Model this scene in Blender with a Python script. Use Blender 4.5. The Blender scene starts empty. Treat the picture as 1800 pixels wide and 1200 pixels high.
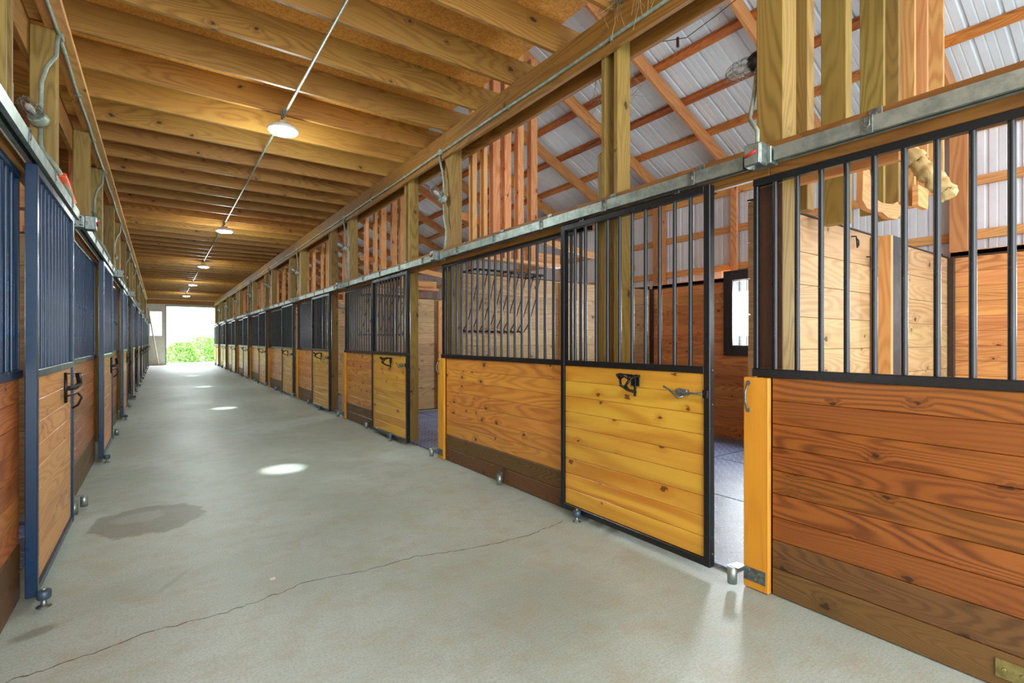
import bpy, math, random
from mathutils import Vector, Matrix
random.seed(7)
sc = bpy.context.scene
COL = sc.collection

# ------------------------------------------------------------------ camera
cam_d = bpy.data.cameras.new('camera')
cam_d.sensor_width = 36.0
cam_d.lens = 880.0 / 1800.0 * 36.0
cam_d.clip_start = 0.05
cam_d.clip_end = 400
cam = bpy.data.objects.new('camera', cam_d)
COL.objects.link(cam)
cam.location = (0, 0, 1.3)
cam.rotation_euler = (math.pi / 2, 0, -math.atan(619.0 / 880.0))
sc.camera = cam

# ------------------------------------------------------------------ world, sun, exposure
sc.view_settings.view_transform = 'Standard'
sc.view_settings.look = 'None'
sc.view_settings.gamma = 1
sc.view_settings.exposure = 1.08
sc.view_settings.use_curve_mapping = False
sc.cycles.max_bounces = 10
sc.cycles.diffuse_bounces = 6
sc.cycles.glossy_bounces = 4
sc.cycles.transmission_bounces = 6
sc.cycles.sample_clamp_indirect = 6
sc.cycles.caustics_reflective = False
sc.cycles.caustics_refractive = False
w = bpy.data.worlds.new('sky')
sc.world = w
w.use_nodes = True
bg = w.node_tree.nodes['Background']
bg.inputs['Color'].default_value = (0.86, 0.94, 1.0, 1)
bg.inputs['Strength'].default_value = 2.0
sun_d = bpy.data.lights.new('sun', 'SUN')
sun_d.energy = 7.0
sun_d.angle = 0.02
sun_d.color = (1.0, 0.96, 0.9)
sun = bpy.data.objects.new('sun', sun_d)
COL.objects.link(sun)
sun.rotation_euler = Vector((0.05, 0.62, 1.0)).to_track_quat('Z', 'Y').to_euler()


def area_light(name, loc, direction, sx, sy, energy, color=(0.9, 0.96, 1.0)):
    d = bpy.data.lights.new(name, 'AREA')
    d.shape = 'RECTANGLE'
    d.size = sx
    d.size_y = sy
    d.energy = energy
    d.color = color
    o = bpy.data.objects.new(name, d)
    COL.objects.link(o)
    o.location = loc
    o.rotation_euler = Vector(direction).to_track_quat('-Z', 'Z').to_euler()
    return o


# added area light standing for daylight from an assumed opening behind the camera
area_light('near_end_fill', (1.0, -2.9, 2.0), (0, 1, 0.12), 3.0, 3.2, 110)
# daylight through the far doorway
area_light('far_door_daylight', (1.4, 36.4, 4.9), (0, -1, -0.75), 3.0, 2.0, 420)

# ------------------------------------------------------------------ layout numbers
P = 3.58            # stall spacing along the aisle
Y0 = 1.37           # first main post
NB = 9              # bays ahead
YE = Y0 + P * NB    # far end
XR, XL = 2.575, -0.58
DEPTH = 3.665       # stall depth
ZJ = 3.605          # underside of the joists
ORD = ('first second third fourth fifth sixth seventh eighth ninth tenth eleventh twelfth thirteenth '
       'fourteenth fifteenth sixteenth seventeenth eighteenth nineteenth twentieth').split()


def ordn(n):
    if n < 20:
        return ORD[n]
    tens = ('twenty', 'thirty', 'forty', 'fifty')[(n + 1) // 10 - 2]
    r = (n + 1) % 10
    return tens.replace('y', 'ieth') if r == 0 else tens + '-' + ORD[r - 1]


# ------------------------------------------------------------------ mesh builder
class MB:
    def __init__(s):
        s.v, s.f, s.uv, s.t, s.sm = [], [], [], [], []
        s.tint = 0.5
        s.ofs = (0.0, 0.0)

    def rnd(s, rng=None):
        r = rng or random
        s.tint = r.random()
        s.ofs = (r.random() * 60, r.random() * 60)

    def face(s, idx, uvs, smooth=False):
        s.f.append(idx)
        s.uv.append(uvs)
        s.t.append(s.tint)
        s.sm.append(smooth)

    def box(s, x0, x1, y0, y1, z0, z1, ch=0.0, g=None, rnd=True, sh=None, hexv=None):
        """box with optional chamfer ch; g = grain axis; sh = function z offset of (x, y)"""
        if rnd:
            s.rnd()
        lo = (min(x0, x1), min(y0, y1), min(z0, z1))
        hi = (max(x0, x1), max(y0, y1), max(z0, z1))
        if g is None:
            g = max(range(3), key=lambda i: hi[i] - lo[i])
        ch = min(ch, min(hi[i] - lo[i] for i in range(3)) * 0.45)

        def put(p, n):
            o = len(s.v)
            q = p
            if sh:
                q = (p[0], p[1], p[2] + sh(p[0], p[1]))
            s.v.append(q)
            return o

        def uv(p, n):
            oth = [i for i in range(3) if i != n]
            if n == g:
                return (p[oth[0]] + s.ofs[0], p[oth[1]] + s.ofs[1])
            a = [i for i in oth if i != g][0]
            return (p[g] + s.ofs[0], p[a] + s.ofs[1] + 0.37 * n)

        c = {}
        for i in range(8):
            sg = [(i >> k) & 1 for k in range(3)]
            p = [hi[k] if sg[k] else lo[k] for k in range(3)]
            if ch <= 0:
                c[i] = [(put(tuple(p), 0), tuple(p))] * 3
            else:
                r = []
                for n in range(3):      # vertex belonging to the face with normal axis n
                    q = [p[k] if k == n else p[k] + (-ch if sg[k] else ch) for k in range(3)]
                    r.append((put(tuple(q), n), tuple(q)))
                c[i] = r
        for n in range(3):
            a, b = [k for k in range(3) if k != n]
            for side in (0, 1):
                ids = []
                for (u, v) in ((0, 0), (1, 0), (1, 1), (0, 1)):
                    i = (side << n) | (u << a) | (v << b)
                    ids.append(c[i][n])
                flip = (side == 1) == (n == 1)
                if flip:
                    ids = ids[::-1]
                s.face([q[0] for q in ids], [uv(q[1], n) for q in ids])
        if ch > 0:
            for e in range(3):          # edges along axis e
                a, b = [k for k in range(3) if k != e]
                for u in (0, 1):
                    for v in (0, 1):
                        i0 = (u << a) | (v << b)
                        i1 = i0 | (1 << e)
                        ids = [c[i0][a], c[i1][a], c[i1][b], c[i0][b]]
                        if (u == v) != (e == 1):
                            ids = ids[::-1]
                        s.face([q[0] for q in ids], [uv(q[1], a) for q in ids])
            for i in range(8):
                ids = c[i]
                if bin(i).count('1') % 2 == 0:
                    ids = ids[::-1]
                s.face([q[0] for q in ids], [uv(q[1], 0) for q in ids])

    def poly(s, pts, smooth=False):
        b = len(s.v)
        s.v.extend(pts)
        s.face(list(range(b, b + len(pts))), [(p[0] + p[1], p[2] + s.ofs[1]) for p in pts], smooth)

    def prism(s, outline, axis, a0, a1, g=None):
        """outline: list of 2D points in the plane normal to axis, extruded a0..a1"""
        s.rnd()
        oth = [i for i in range(3) if i != axis]

        def mk(p, a):
            q = [0, 0, 0]
            q[oth[0]], q[oth[1]], q[axis] = p[0], p[1], a
            return tuple(q)
        b = len(s.v)
        n = len(outline)
        s.v.extend([mk(p, a0) for p in outline] + [mk(p, a1) for p in outline])
        U = [(p[0] + s.ofs[0], p[1] + s.ofs[1]) for p in outline]
        s.face(list(range(b, b + n)), U)
        s.face(list(range(b + 2 * n - 1, b + n - 1, -1)), U[::-1])
        L = 0
        for i in range(n):
            j = (i + 1) % n
            d = math.dist(outline[i], outline[j])
            s.face([b + i, b + n + i, b + n + j, b + j],
                   [(L, a0), (L, a1), (L + d, a1), (L + d, a0)])
            L += d

    def tube(s, pts, r, n=8, caps=True, rs=None):
        pts = [Vector(p) for p in pts]
        s.rnd()
        rings = []
        up = None
        L = 0
        for i, p in enumerate(pts):
            if i == 0:
                t = pts[1] - pts[0]
            elif i == len(pts) - 1:
                t = pts[-1] - pts[-2]
            else:
                t = (pts[i + 1] - pts[i]).normalized() + (pts[i] - pts[i - 1]).normalized()
            t.normalize()
            if up is None:
                up = Vector((0, 0, 1)) if abs(t.z) < 0.9 else Vector((0, 1, 0))
            a = t.cross(up).normalized()
            up = a.cross(t).normalized()
            rr = rs[i] if rs else r
            if i:
                L += (p - pts[i - 1]).length
            b = len(s.v)
            for k in range(n):
                q = p + (a * math.cos(2 * math.pi * k / n) + up * math.sin(2 * math.pi * k / n)) * rr
                s.v.append(tuple(q))
            rings.append((b, L))
        for (b0, l0), (b1, l1) in zip(rings, rings[1:]):
            for k in range(n):
                j = (k + 1) % n
                s.face([b0 + k, b0 + j, b1 + j, b1 + k],
                       [(l0, k * .02), (l0, k * .02 + .02), (l1, k * .02 + .02), (l1, k * .02)], True)
        if caps:
            b0 = rings[0][0]
            b1 = rings[-1][0]
            s.face([b0 + k for k in range(n)][::-1], [(0, 0)] * n)
            s.face([b1 + k for k in range(n)], [(0, 0)] * n)

    def lathe(s, prof, origin, axis=(0, 0, 1), n=20):
        """prof: list of (radius, height) along axis from origin"""
        ax = Vector(axis).normalized()
        t = Vector((1, 0, 0)) if abs(ax.x) < 0.9 else Vector((0, 1, 0))
        a = ax.cross(t).normalized()
        b_ = ax.cross(a).normalized()
        o = Vector(origin)
        rings = []
        for (r, h) in prof:
            b = len(s.v)
            for k in range(n):
                an = 2 * math.pi * k / n
                s.v.append(tuple(o + ax * h + (a * math.cos(an) + b_ * math.sin(an)) * max(r, 1e-4)))
            rings.append(b)
        for i, (b0, b1) in enumerate(zip(rings, rings[1:])):
            for k in range(n):
                j = (k + 1) % n
                s.face([b0 + k, b0 + j, b1 + j, b1 + k], [(0, 0), (.01, 0), (.01, .01), (0, .01)], True)
        s.face([rings[0] + k for k in range(n)][::-1], [(0, 0)] * n)
        s.face([rings[-1] + k for k in range(n)], [(0, 0)] * n)

    def build(s, name, mat, parent=None, origin=None, recalc=False):
        if parent is not None:
            org = Vector(parent['_o'])
        elif origin is not None:
            org = Vector(origin)
        else:
            xs = [p[0] for p in s.v]
            ys = [p[1] for p in s.v]
            zs = [p[2] for p in s.v]
            org = Vector(((min(xs) + max(xs)) / 2, (min(ys) + max(ys)) / 2, min(zs)))
        me = bpy.data.meshes.new(name)
        me.from_pydata([tuple(Vector(p) - org) for p in s.v], [], s.f)
        uvl = me.uv_layers.new(name='UVMap')
        flat = []
        for u in s.uv:
            for q in u:
                flat.extend(q)
        uvl.data.foreach_set('uv', flat)
        at = me.attributes.new('tint', 'FLOAT', 'FACE')
        at.data.foreach_set('value', s.t)
        me.polygons.foreach_set('use_smooth', s.sm)
        me.materials.append(mat)
        me.update()
        if recalc:
            import bmesh
            bm = bmesh.new()
            bm.from_mesh(me)
            bmesh.ops.recalc_face_normals(bm, faces=bm.faces)
            bm.to_mesh(me)
            bm.free()
        o = bpy.data.objects.new(name, me)
        COL.objects.link(o)
        if parent is not None:
            o.parent = parent
            o['_o'] = tuple(org)
        else:
            o.location = org
            o['_o'] = tuple(org)
        return o


def thing(name, label, cat, loc, group=None):
    o = bpy.data.objects.new(name, None)
    o.empty_display_size = 0.1
    COL.objects.link(o)
    o.location = loc
    o['_o'] = tuple(loc)
    return tag(o, label, cat, group)


def tag(o, label=None, cat=None, group=None, kind=None):
    if label:
        o['label'] = label
    if cat:
        o['category'] = cat
    if group:
        o['group'] = group
    if kind or cat:
        o['kind'] = kind or 'thing'
    return o


def dup(o, dy, label, group=None, dx=0.0, dz=0.0):
    r = o.copy()
    COL.objects.link(r)
    r.location = o.location + Vector((dx, dy, dz))
    r['label'] = label
    if group:
        r['group'] = group
    for ch in list(o.children):
        c = ch.copy()
        COL.objects.link(c)
        c.parent = r
        for g in list(ch.children):
            d = g.copy()
            COL.objects.link(d)
            d.parent = c
    return r


# ------------------------------------------------------------------ materials
class NT:
    def __init__(s, name):
        s.m = bpy.data.materials.new(name)
        s.m.use_nodes = True
        s.t = s.m.node_tree
        s.b = s.t.nodes['Principled BSDF']

    def n(s, typ, **kw):
        nd = s.t.nodes.new(typ)
        for k, v in kw.items():
            if k.startswith('i_'):
                key = k[2:].replace('_', ' ')
                s.set(nd.inputs[key], v)
            elif k.startswith('n') and k[1:].isdigit():
                s.set(nd.inputs[int(k[1:])], v)
            else:
                setattr(nd, k, v)
        return nd

    def set(s, sock, v):
        if isinstance(v, bpy.types.NodeSocket):
            s.t.links.new(v, sock)
        else:
            sock.default_value = v

    def math(s, op, a, b=0.0, c=0.0, clamp=False):
        nd = s.n('ShaderNodeMath', operation=op, use_clamp=clamp)
        s.set(nd.inputs[0], a)
        s.set(nd.inputs[1], b)
        s.set(nd.inputs[2], c)
        return nd.outputs[0]

    def mix(s, fac, a, b, blend='MIX'):
        nd = s.n('ShaderNodeMix', data_type='RGBA', blend_type=blend)
        s.set(nd.inputs[0], fac)
        s.set(nd.inputs[6], a)
        s.set(nd.inputs[7], b)
        return nd.outputs[2]

    def ramp(s, fac, lo, hi, a=0.0, b=1.0):
        nd = s.n('ShaderNodeMapRange', interpolation_type='SMOOTHSTEP')
        s.set(nd.inputs[0], fac)
        for i, v in enumerate((lo, hi, a, b)):
            nd.inputs[1 + i].default_value = v
        return nd.outputs[0]

    def noise(s, vec, scale=1.0, detail=3.0, rough=0.55, dist=0.0, w=None):
        nd = s.n('ShaderNodeTexNoise')
        if w is not None:
            nd.noise_dimensions = '4D'
            s.set(nd.inputs['W'], w)
        s.set(nd.inputs['Vector'], vec)
        nd.inputs['Scale'].default_value = scale
        nd.inputs['Detail'].default_value = detail
        nd.inputs['Roughness'].default_value = rough
        nd.inputs['Distortion'].default_value = dist
        return nd.outputs[0]

    def mapv(s, vec, sx, sy, sz=1.0, loc=(0, 0, 0), rot=(0, 0, 0)):
        nd = s.n('ShaderNodeMapping')
        s.set(nd.inputs['Vector'], vec)
        nd.inputs['Scale'].default_value = (sx, sy, sz)
        nd.inputs['Location'].default_value = loc
        nd.inputs['Rotation'].default_value = rot
        return nd.outputs[0]

    def out(s, color=None, rough=None, bump=None, bump_str=0.3, bump_dist=0.002, **kw):
        if color is not None:
            s.set(s.b.inputs['Base Color'], color)
        if rough is not None:
            s.set(s.b.inputs['Roughness'], rough)
        for k, v in kw.items():
            s.set(s.b.inputs[k.replace('_', ' ')], v)
        if bump is not None:
            bn = s.n('ShaderNodeBump')
            bn.inputs['Strength'].default_value = bump_str
            bn.inputs['Distance'].default_value = bump_dist
            s.set(bn.inputs['Height'], bump)
            s.t.links.new(bn.outputs[0], s.b.inputs['Normal'])
        return s.m


def rgb(*c):
    """display 0-255 colour to linear"""
    o = []
    for x in c:
        x /= 255.0
        o.append(x / 12.92 if x < 0.04045 else ((x + 0.055) / 1.055) ** 2.4)
    return (o[0], o[1], o[2], 1)


def wood(name, light, dark, knot=(50, 28, 14), rough=0.55, knots=0.5, rings=1.0, var=0.25, hue=0.02,
         coat=0.0, patch=None, patch_amt=0.5, fine=0.3):
    t = NT(name)
    uv = t.n('ShaderNodeTexCoord').outputs['UV']
    oi = t.n('ShaderNodeObjectInfo').outputs['Random']
    ww = t.math('MULTIPLY', oi, 37.0)
    tint = t.n('ShaderNodeAttribute', attribute_name='tint').outputs['Fac']
    # knots: sparse cells, their rings bend the grain
    kv = t.n('ShaderNodeTexVoronoi', voronoi_dimensions='2D', feature='F1')
    kvec = t.n('ShaderNodeCombineXYZ')
    sep = t.n('ShaderNodeSeparateXYZ')
    t.set(sep.inputs[0], uv)
    t.set(kvec.inputs[0], t.math('MULTIPLY', sep.outputs[0], 0.72))
    t.set(kvec.inputs[1], sep.outputs[1])
    t.set(kvec.inputs[2], t.math('MULTIPLY', ww, 0.0))
    kd0 = t.n('ShaderNodeTexNoise')
    t.set(kd0.inputs['Vector'], t.mapv(uv, 5.0, 11.0))
    kd0.inputs['Detail'].default_value = 3.0
    va = t.n('ShaderNodeVectorMath', operation='MULTIPLY_ADD')
    t.set(va.inputs[0], kd0.outputs[1])
    va.inputs[1].default_value = (0.05, 0.035, 0.0)
    t.set(va.inputs[2], kvec.outputs[0])
    t.set(kv.inputs['Vector'], va.outputs[0])
    kv.inputs['Scale'].default_value = 4.2
    ksel = t.n('ShaderNodeSeparateColor')
    t.set(ksel.inputs[0], kv.outputs['Color'])
    on = t.math('LESS_THAN', ksel.outputs[0], knots)
    kd = kv.outputs['Distance']
    size = t.math('MULTIPLY_ADD', ksel.outputs[1], 0.05, 0.03)
    kr = t.math('DIVIDE', kd, size)
    kn = t.math('MULTIPLY', t.ramp(kr, 1.25, 0.7), on)
    halo = t.math('MULTIPLY', t.ramp(kr, 4.5, 0.8), on)
    # growth rings as contour lines of a stretched noise
    n1 = t.noise(t.mapv(uv, 0.6, 5.0), 1.0, 1.5, 0.4, 0.0, ww)
    n1 = t.math('ADD', n1, t.math('MULTIPLY', halo, 0.045))
    ph = t.math('MULTIPLY', n1, 190.0 * rings)
    ring = t.math('MULTIPLY_ADD', t.math('SINE', ph), 0.5, 0.5)
    ring = t.math('POWER', ring, 1.6)
    mod = t.noise(t.mapv(uv, 0.8, 3.0), 1.0, 2.0, 0.5, 0.0, t.math('ADD', ww, 9.0))
    st = t.noise(t.mapv(uv, 2.5, 160.0), 1.0, 3.0, 0.65, 0.0, ww)
    fac = t.math('MULTIPLY', ring, t.ramp(mod, 0.3, 0.7, 0.35, 1.0))
    fac = t.math('MULTIPLY_ADD', t.math('SUBTRACT', st, 0.5), fine * 2.2, t.math('MULTIPLY', fac, 0.75), clamp=True)
    col = t.mix(fac, rgb(*light), rgb(*dark))
    # warm blotches
    if patch:
        pm = t.noise(t.mapv(uv, 0.7, 7.0), 1.0, 3.0, 0.6, 0.3, t.math('ADD', ww, 4.0))
        col = t.mix(t.math('MULTIPLY', t.ramp(pm, 0.45, 0.75), patch_amt), col, rgb(*patch))
    col = t.mix(t.math('MULTIPLY', halo, 0.35), col, rgb(*dark))
    col = t.mix(t.math('MULTIPLY', kn, 0.85), col, rgb(*knot))
    hs = t.n('ShaderNodeHueSaturation')
    comb = t.math('FRACT', t.math('ADD', tint, oi))
    t.set(hs.inputs['Value'], t.math('MULTIPLY_ADD', comb, var, 1.0 - var * 0.5))
    t.set(hs.inputs['Hue'], t.math('MULTIPLY_ADD', t.math('FRACT', t.math('MULTIPLY', comb, 7.3)), hue, 0.5 - hue * 0.5))
    t.set(hs.inputs['Color'], col)
    return t.out(hs.outputs[0], rough, bump=t.math('ADD', fac, kn), bump_str=0.12, bump_dist=0.001,
                 Coat_Weight=coat, Coat_Roughness=0.25, Specular_IOR_Level=0.4)


def metal(name, col, rough=0.4, metallic=1.0, spots=0.15, scale=30, dark=None, bump=0.0):
    t = NT(name)
    co = t.n('ShaderNodeTexCoord').outputs['Object']
    n = t.noise(co, scale, 4.0, 0.6)
    c = t.mix(t.ramp(n, 0.3, 0.7), rgb(*col), rgb(*(dark or [int(x * (1 - spots)) for x in col])))
    r = t.math('MULTIPLY_ADD', n, 0.2, rough - 0.1)
    return t.out(c, r, Metallic=metallic, bump=(n if bump else None), bump_str=bump, bump_dist=0.001)


M = {}
M['joist'] = wood('joist_pine', (158, 116, 52), (116, 70, 28), knot=(44, 28, 16), knots=0.3, rings=0.8, var=0.28, hue=0.012, patch=(150, 100, 50), patch_amt=.5)
M['beam'] = wood('beam_pine', (142, 98, 40), (96, 60, 22), knots=0.22, rings=0.6, var=0.2, hue=0.01)
M['stud'] = wood('stud_pine', (214, 158, 98), (182, 112, 60), knots=0.3, rings=0.7, var=0.3, hue=0.025)
M['post'] = wood('treated_post', (142, 116, 56), (104, 80, 34), knots=0.15, rings=0.7, var=0.2, hue=0.02)
M['darkpost'] = wood('dark_brown_post', (76, 48, 32), (36, 22, 16), knots=0.1, rings=1.2, var=0.15)
M['rafter'] = wood('rafter_pine', (196, 138, 82), (160, 100, 54), knots=0.2, rings=0.5, var=0.15, hue=0.015)
M['purlin'] = wood('purlin_rough', (200, 122, 56), (120, 62, 26), knots=0.3, rings=1.3, var=0.35, hue=0.015, patch=(96, 50, 26), patch_amt=.8)
M['panel'] = wood('orange_kick_boards', (222, 154, 64), (166, 98, 34), knots=0.7, rings=0.6, var=0.22, hue=0.015, rough=0.4, coat=0.25, patch=(176, 96, 30), patch_amt=.5)
M['panel_red'] = wood('red_brown_kick_boards', (148, 86, 32), (84, 42, 12), knots=0.7, rings=0.8, var=0.2, hue=0.008, rough=0.35, coat=0.35, patch=(126, 62, 20), patch_amt=.5)
M['low'] = wood('dark_treated_boards', (112, 80, 42), (66, 44, 22), knots=0.3, rings=1.5, var=0.2, hue=0.02, rough=0.5, coat=0.1)
M['door'] = wood('yellow_door_boards', (224, 176, 62), (184, 120, 32), knot=(92, 40, 14), knots=0.75, rings=0.16, var=0.12, hue=0.012, rough=0.4, coat=0.25, patch=(198, 118, 24), patch_amt=.55)
M['door_left'] = wood('tan_door_boards', (212, 156, 92), (176, 112, 56), knots=0.36, rings=0.6, var=0.16, hue=0.015, rough=0.45, coat=0.2)
M['panel_left'] = wood('brown_kick_boards', (190, 122, 66), (134, 72, 34), knots=0.36, rings=0.9, var=0.25, hue=0.015, rough=0.4, coat=0.2, patch=(110, 58, 34), patch_amt=.7)
M['jamb'] = wood('yellow_jamb', (220, 156, 44), (190, 118, 26), knot=(120, 56, 20), knots=0.22, rings=0.35, var=0.1, hue=0.01, rough=0.45)
M['divider'] = wood('pale_divider_boards', (192, 160, 114), (154, 116, 72), knots=0.5, rings=0.7, var=0.22, hue=0.02, patch=(150, 124, 90), patch_amt=.5)
M['back'] = wood('red_brown_back_boards', (224, 156, 94), (170, 98, 52), knots=0.4, rings=1.0, var=0.28, hue=0.018, patch=(150, 80, 44), patch_amt=.5)
M['chewed'] = wood('chewed_wood', (226, 196, 134), (186, 146, 84), knots=0.1, rings=1.6, var=0.1)
M['paint'] = metal('black_paint', (18, 24, 28), 0.3, 0.0, 0.15, 8)
M['bluelit'] = metal('bluelit_black_paint', (0, 44, 76), 0.3, 0.0, 0.15, 8)  # black frame paint with its blue reflected light put into the colour
M['hardware'] = metal('black_iron', (34, 36, 38), 0.38, 0.5, 0.3, 60)
M['galv'] = metal('galvanized_steel', (168, 180, 172), 0.42, 0.75, 0.25, 14, dark=(128, 142, 136))
M['galv_d'] = metal('dull_galvanized_steel', (140, 150, 146), 0.45, 0.8, 0.3, 40)
M['conduit'] = metal('grey_conduit', (150, 160, 142), 0.5, 0.15, 0.2, 20)
M['white_paint'] = metal('white_paint', (214, 214, 210), 0.55, 0.0, 0.05, 5)
M['roof'] = metal('roof_sheet_paint', (214, 224, 230), 0.45, 0.0, 0.05, 2)
M['siding'] = metal('siding_paint', (218, 218, 222), 0.5, 0.0, 0.05, 3)
M['channel'] = metal('brown_channel', (62, 44, 34), 0.45, 0.1, 0.2, 30)
M['red'] = metal('red_plastic', (196, 40, 26), 0.4, 0.0, 0.1, 20)
M['orange'] = metal('orange_plastic', (226, 92, 44), 0.45, 0.0, 0.1, 20)
M['black'] = metal('black_rubber', (22, 22, 22), 0.6, 0.0, 0.2, 20)
M['bluewheel'] = metal('blue_grey_roller', (72, 92, 112), 0.4, 0.2, 0.2, 40)
M['straw'] = metal('straw', (196, 174, 122), 0.8, 0.0, 0.4, 8)
M['screen'] = metal('dark_frame', (40, 42, 50), 0.5, 0.0, 0.2, 10)

# glass of the little lamps and of the windows
t = NT('clear_glass')
M['glass'] = t.out((0.95, 0.97, 0.95, 1), 0.04, Transmission_Weight=1.0, IOR=1.1, Alpha=0.35)
t = NT('window_glass')
M['pane'] = t.out((1, 1, 1, 1), 0.0, Transmission_Weight=1.0, IOR=1.01, Alpha=0.2)
t = NT('lamp_lens')
t.b.inputs['Emission Color'].default_value = (0.93, 1.0, 0.97, 1)
t.b.inputs['Emission Strength'].default_value = 60
M['lens'] = t.out((1, 1, 1, 1), 0.5)

# leaves
t = NT('leaf')
co = t.n('ShaderNodeTexCoord').outputs['Object']
nz = t.noise(co, 3.0, 3.0)
M['leaf'] = t.out(t.mix(nz, rgb(120, 176, 84), rgb(196, 226, 150)), 0.6)
t = NT('grass_ground')
co = t.n('ShaderNodeTexCoord').outputs['Object']
M['grass'] = t.out(t.mix(t.noise(co, 1.5, 4), rgb(176, 190, 150), rgb(140, 170, 100)), 0.9)

# concrete: cloudy grey with two damp patches and faint scuffs
t = NT('concrete')
co = t.n('ShaderNodeTexCoord').outputs['Object']
big = t.noise(co, 0.7, 5.0, 0.6, 0.4)
mid = t.noise(t.mapv(co, 1, 1), 5.0, 5.0, 0.7)
fin = t.noise(co, 90.0, 3.0, 0.7)
col = t.mix(t.ramp(big, 0.3, 0.7), rgb(164, 182, 174), rgb(188, 206, 202))
col = t.mix(t.math('MULTIPLY', t.ramp(mid, 0.42, 0.72), 0.5), col, rgb(166, 158, 132))
col = t.mix(t.math('MULTIPLY', t.ramp(fin, 0.4, 0.65), 0.42), col, rgb(140, 144, 136))


def blob(t, co, cx, cy, rx, ry, ang, edge=0.35, namp=0.8, nscale=5.0):
    m = t.n('ShaderNodeMapping', vector_type='TEXTURE')
    t.set(m.inputs['Vector'], co)
    m.inputs['Location'].default_value = (cx, cy, 0)
    m.inputs['Rotation'].default_value = (0, 0, ang)
    m.inputs['Scale'].default_value = (rx, ry, 1)
    ln = t.n('ShaderNodeVectorMath', operation='LENGTH')
    t.set(ln.inputs[0], m.outputs[0])
    d = t.math('MULTIPLY_ADD', t.math('SUBTRACT', t.noise(co, nscale, 4.0, 0.6), 0.5), namp, ln.outputs['Value'])
    return t.ramp(d, 1.0 + edge * .5, 1.0 - edge * .5)


FL = (0, 0, 0)
st1 = blob(t, co, -0.06, 4.52, 0.34, 0.36, 0.0, 0.12)
ct1 = blob(t, co, -0.12, 4.6, 0.16, 0.12, 0.3, 0.5)
st1 = t.math('SUBTRACT', st1, t.math('MULTIPLY', ct1, 0.35), clamp=True)
col = t.mix(t.math('MULTIPLY', st1, 0.6), col, rgb(104, 98, 80))
for (cx, cy, rx, ry, an, k) in ((0.06, 3.28, 0.13, 0.018, 1.0, .22), (-0.46, 3.05, .08, .04, .5, .5), (-.2, 5.6, .4, .9, .2, .2),
                                (1.8, 5.0, .3, .5, .3, .18), (1.5, 1.9, .5, .3, .3, .18), (0.3, 9.5, .3, .8, 0, .25), (1.6, 11, .3, 1.2, 0, .2)):
    col = t.mix(t.math('MULTIPLY', blob(t, co, cx, cy, rx, ry, an, .7, 1.2, 9.0), k), col, rgb(98, 94, 78))
sep = t.n('ShaderNodeSeparateXYZ')
t.set(sep.inputs[0], co)
# broom finish: fine lines across the aisle
br = t.noise(t.mapv(co, 4.0, 230.0), 1.0, 2.0, 0.5)
hgt = t.math('ADD', t.math('MULTIPLY', fin, 0.5), t.math('MULTIPLY', br, 0.6))
col = t.mix(t.math('MULTIPLY', t.ramp(br, 0.35, 0.75), 0.16), col, rgb(120, 120, 108))
M['concrete'] = t.out(col, t.math('MULTIPLY_ADD', big, 0.3, 0.32), bump=hgt, bump_str=0.25, bump_dist=0.001, Specular_IOR_Level=0.4)
t = NT('crack_dark')
M['crack'] = t.out(rgb(92, 86, 66), 0.9)

# rubber stall mat with raised bars
t = NT('rubber_mat')
co = t.n('ShaderNodeTexCoord').outputs['Object']
r45 = t.mapv(co, 14.0, 14.0, 1.0, rot=(0, 0, 0.785))
sp = t.n('ShaderNodeSeparateXYZ')
t.set(sp.inputs[0], r45)
fu = t.math('ABSOLUTE', t.math('SUBTRACT', t.math('FRACT', sp.outputs[0]), 0.5))
fv = t.math('ABSOLUTE', t.math('SUBTRACT', t.math('FRACT', sp.outputs[1]), 0.5))
par = t.math('MODULO', t.math('ADD', t.math('FLOOR', sp.outputs[0]), t.math('FLOOR', sp.outputs[1])), 2.0)
par = t.math('GREATER_THAN', t.math('ABSOLUTE', par), 0.5)
ba = t.math('MULTIPLY', t.math('LESS_THAN', fu, 0.09), t.math('LESS_THAN', fv, 0.42))
bb = t.math('MULTIPLY', t.math('LESS_THAN', fv, 0.09), t.math('LESS_THAN', fu, 0.42))
bar = t.math('ADD', t.math('MULTIPLY', ba, par), t.math('MULTIPLY', bb, t.math('SUBTRACT', 1.0, par)))
dust = t.noise(co, 2.2, 5.0, 0.65)
col = t.mix(t.ramp(dust, 0.35, 0.7), rgb(74, 90, 126), rgb(116, 134, 174))  # rubber colour carries the blue cast of the sky
col = t.mix(t.math('MULTIPLY', bar, 0.6), col, rgb(176, 190, 220))  # raised bars lightened, their highlights put into the colour
M['mat'] = t.out(col, 0.45, bump=bar, bump_str=1.0, bump_dist=0.006, Specular_IOR_Level=0.6)

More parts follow.
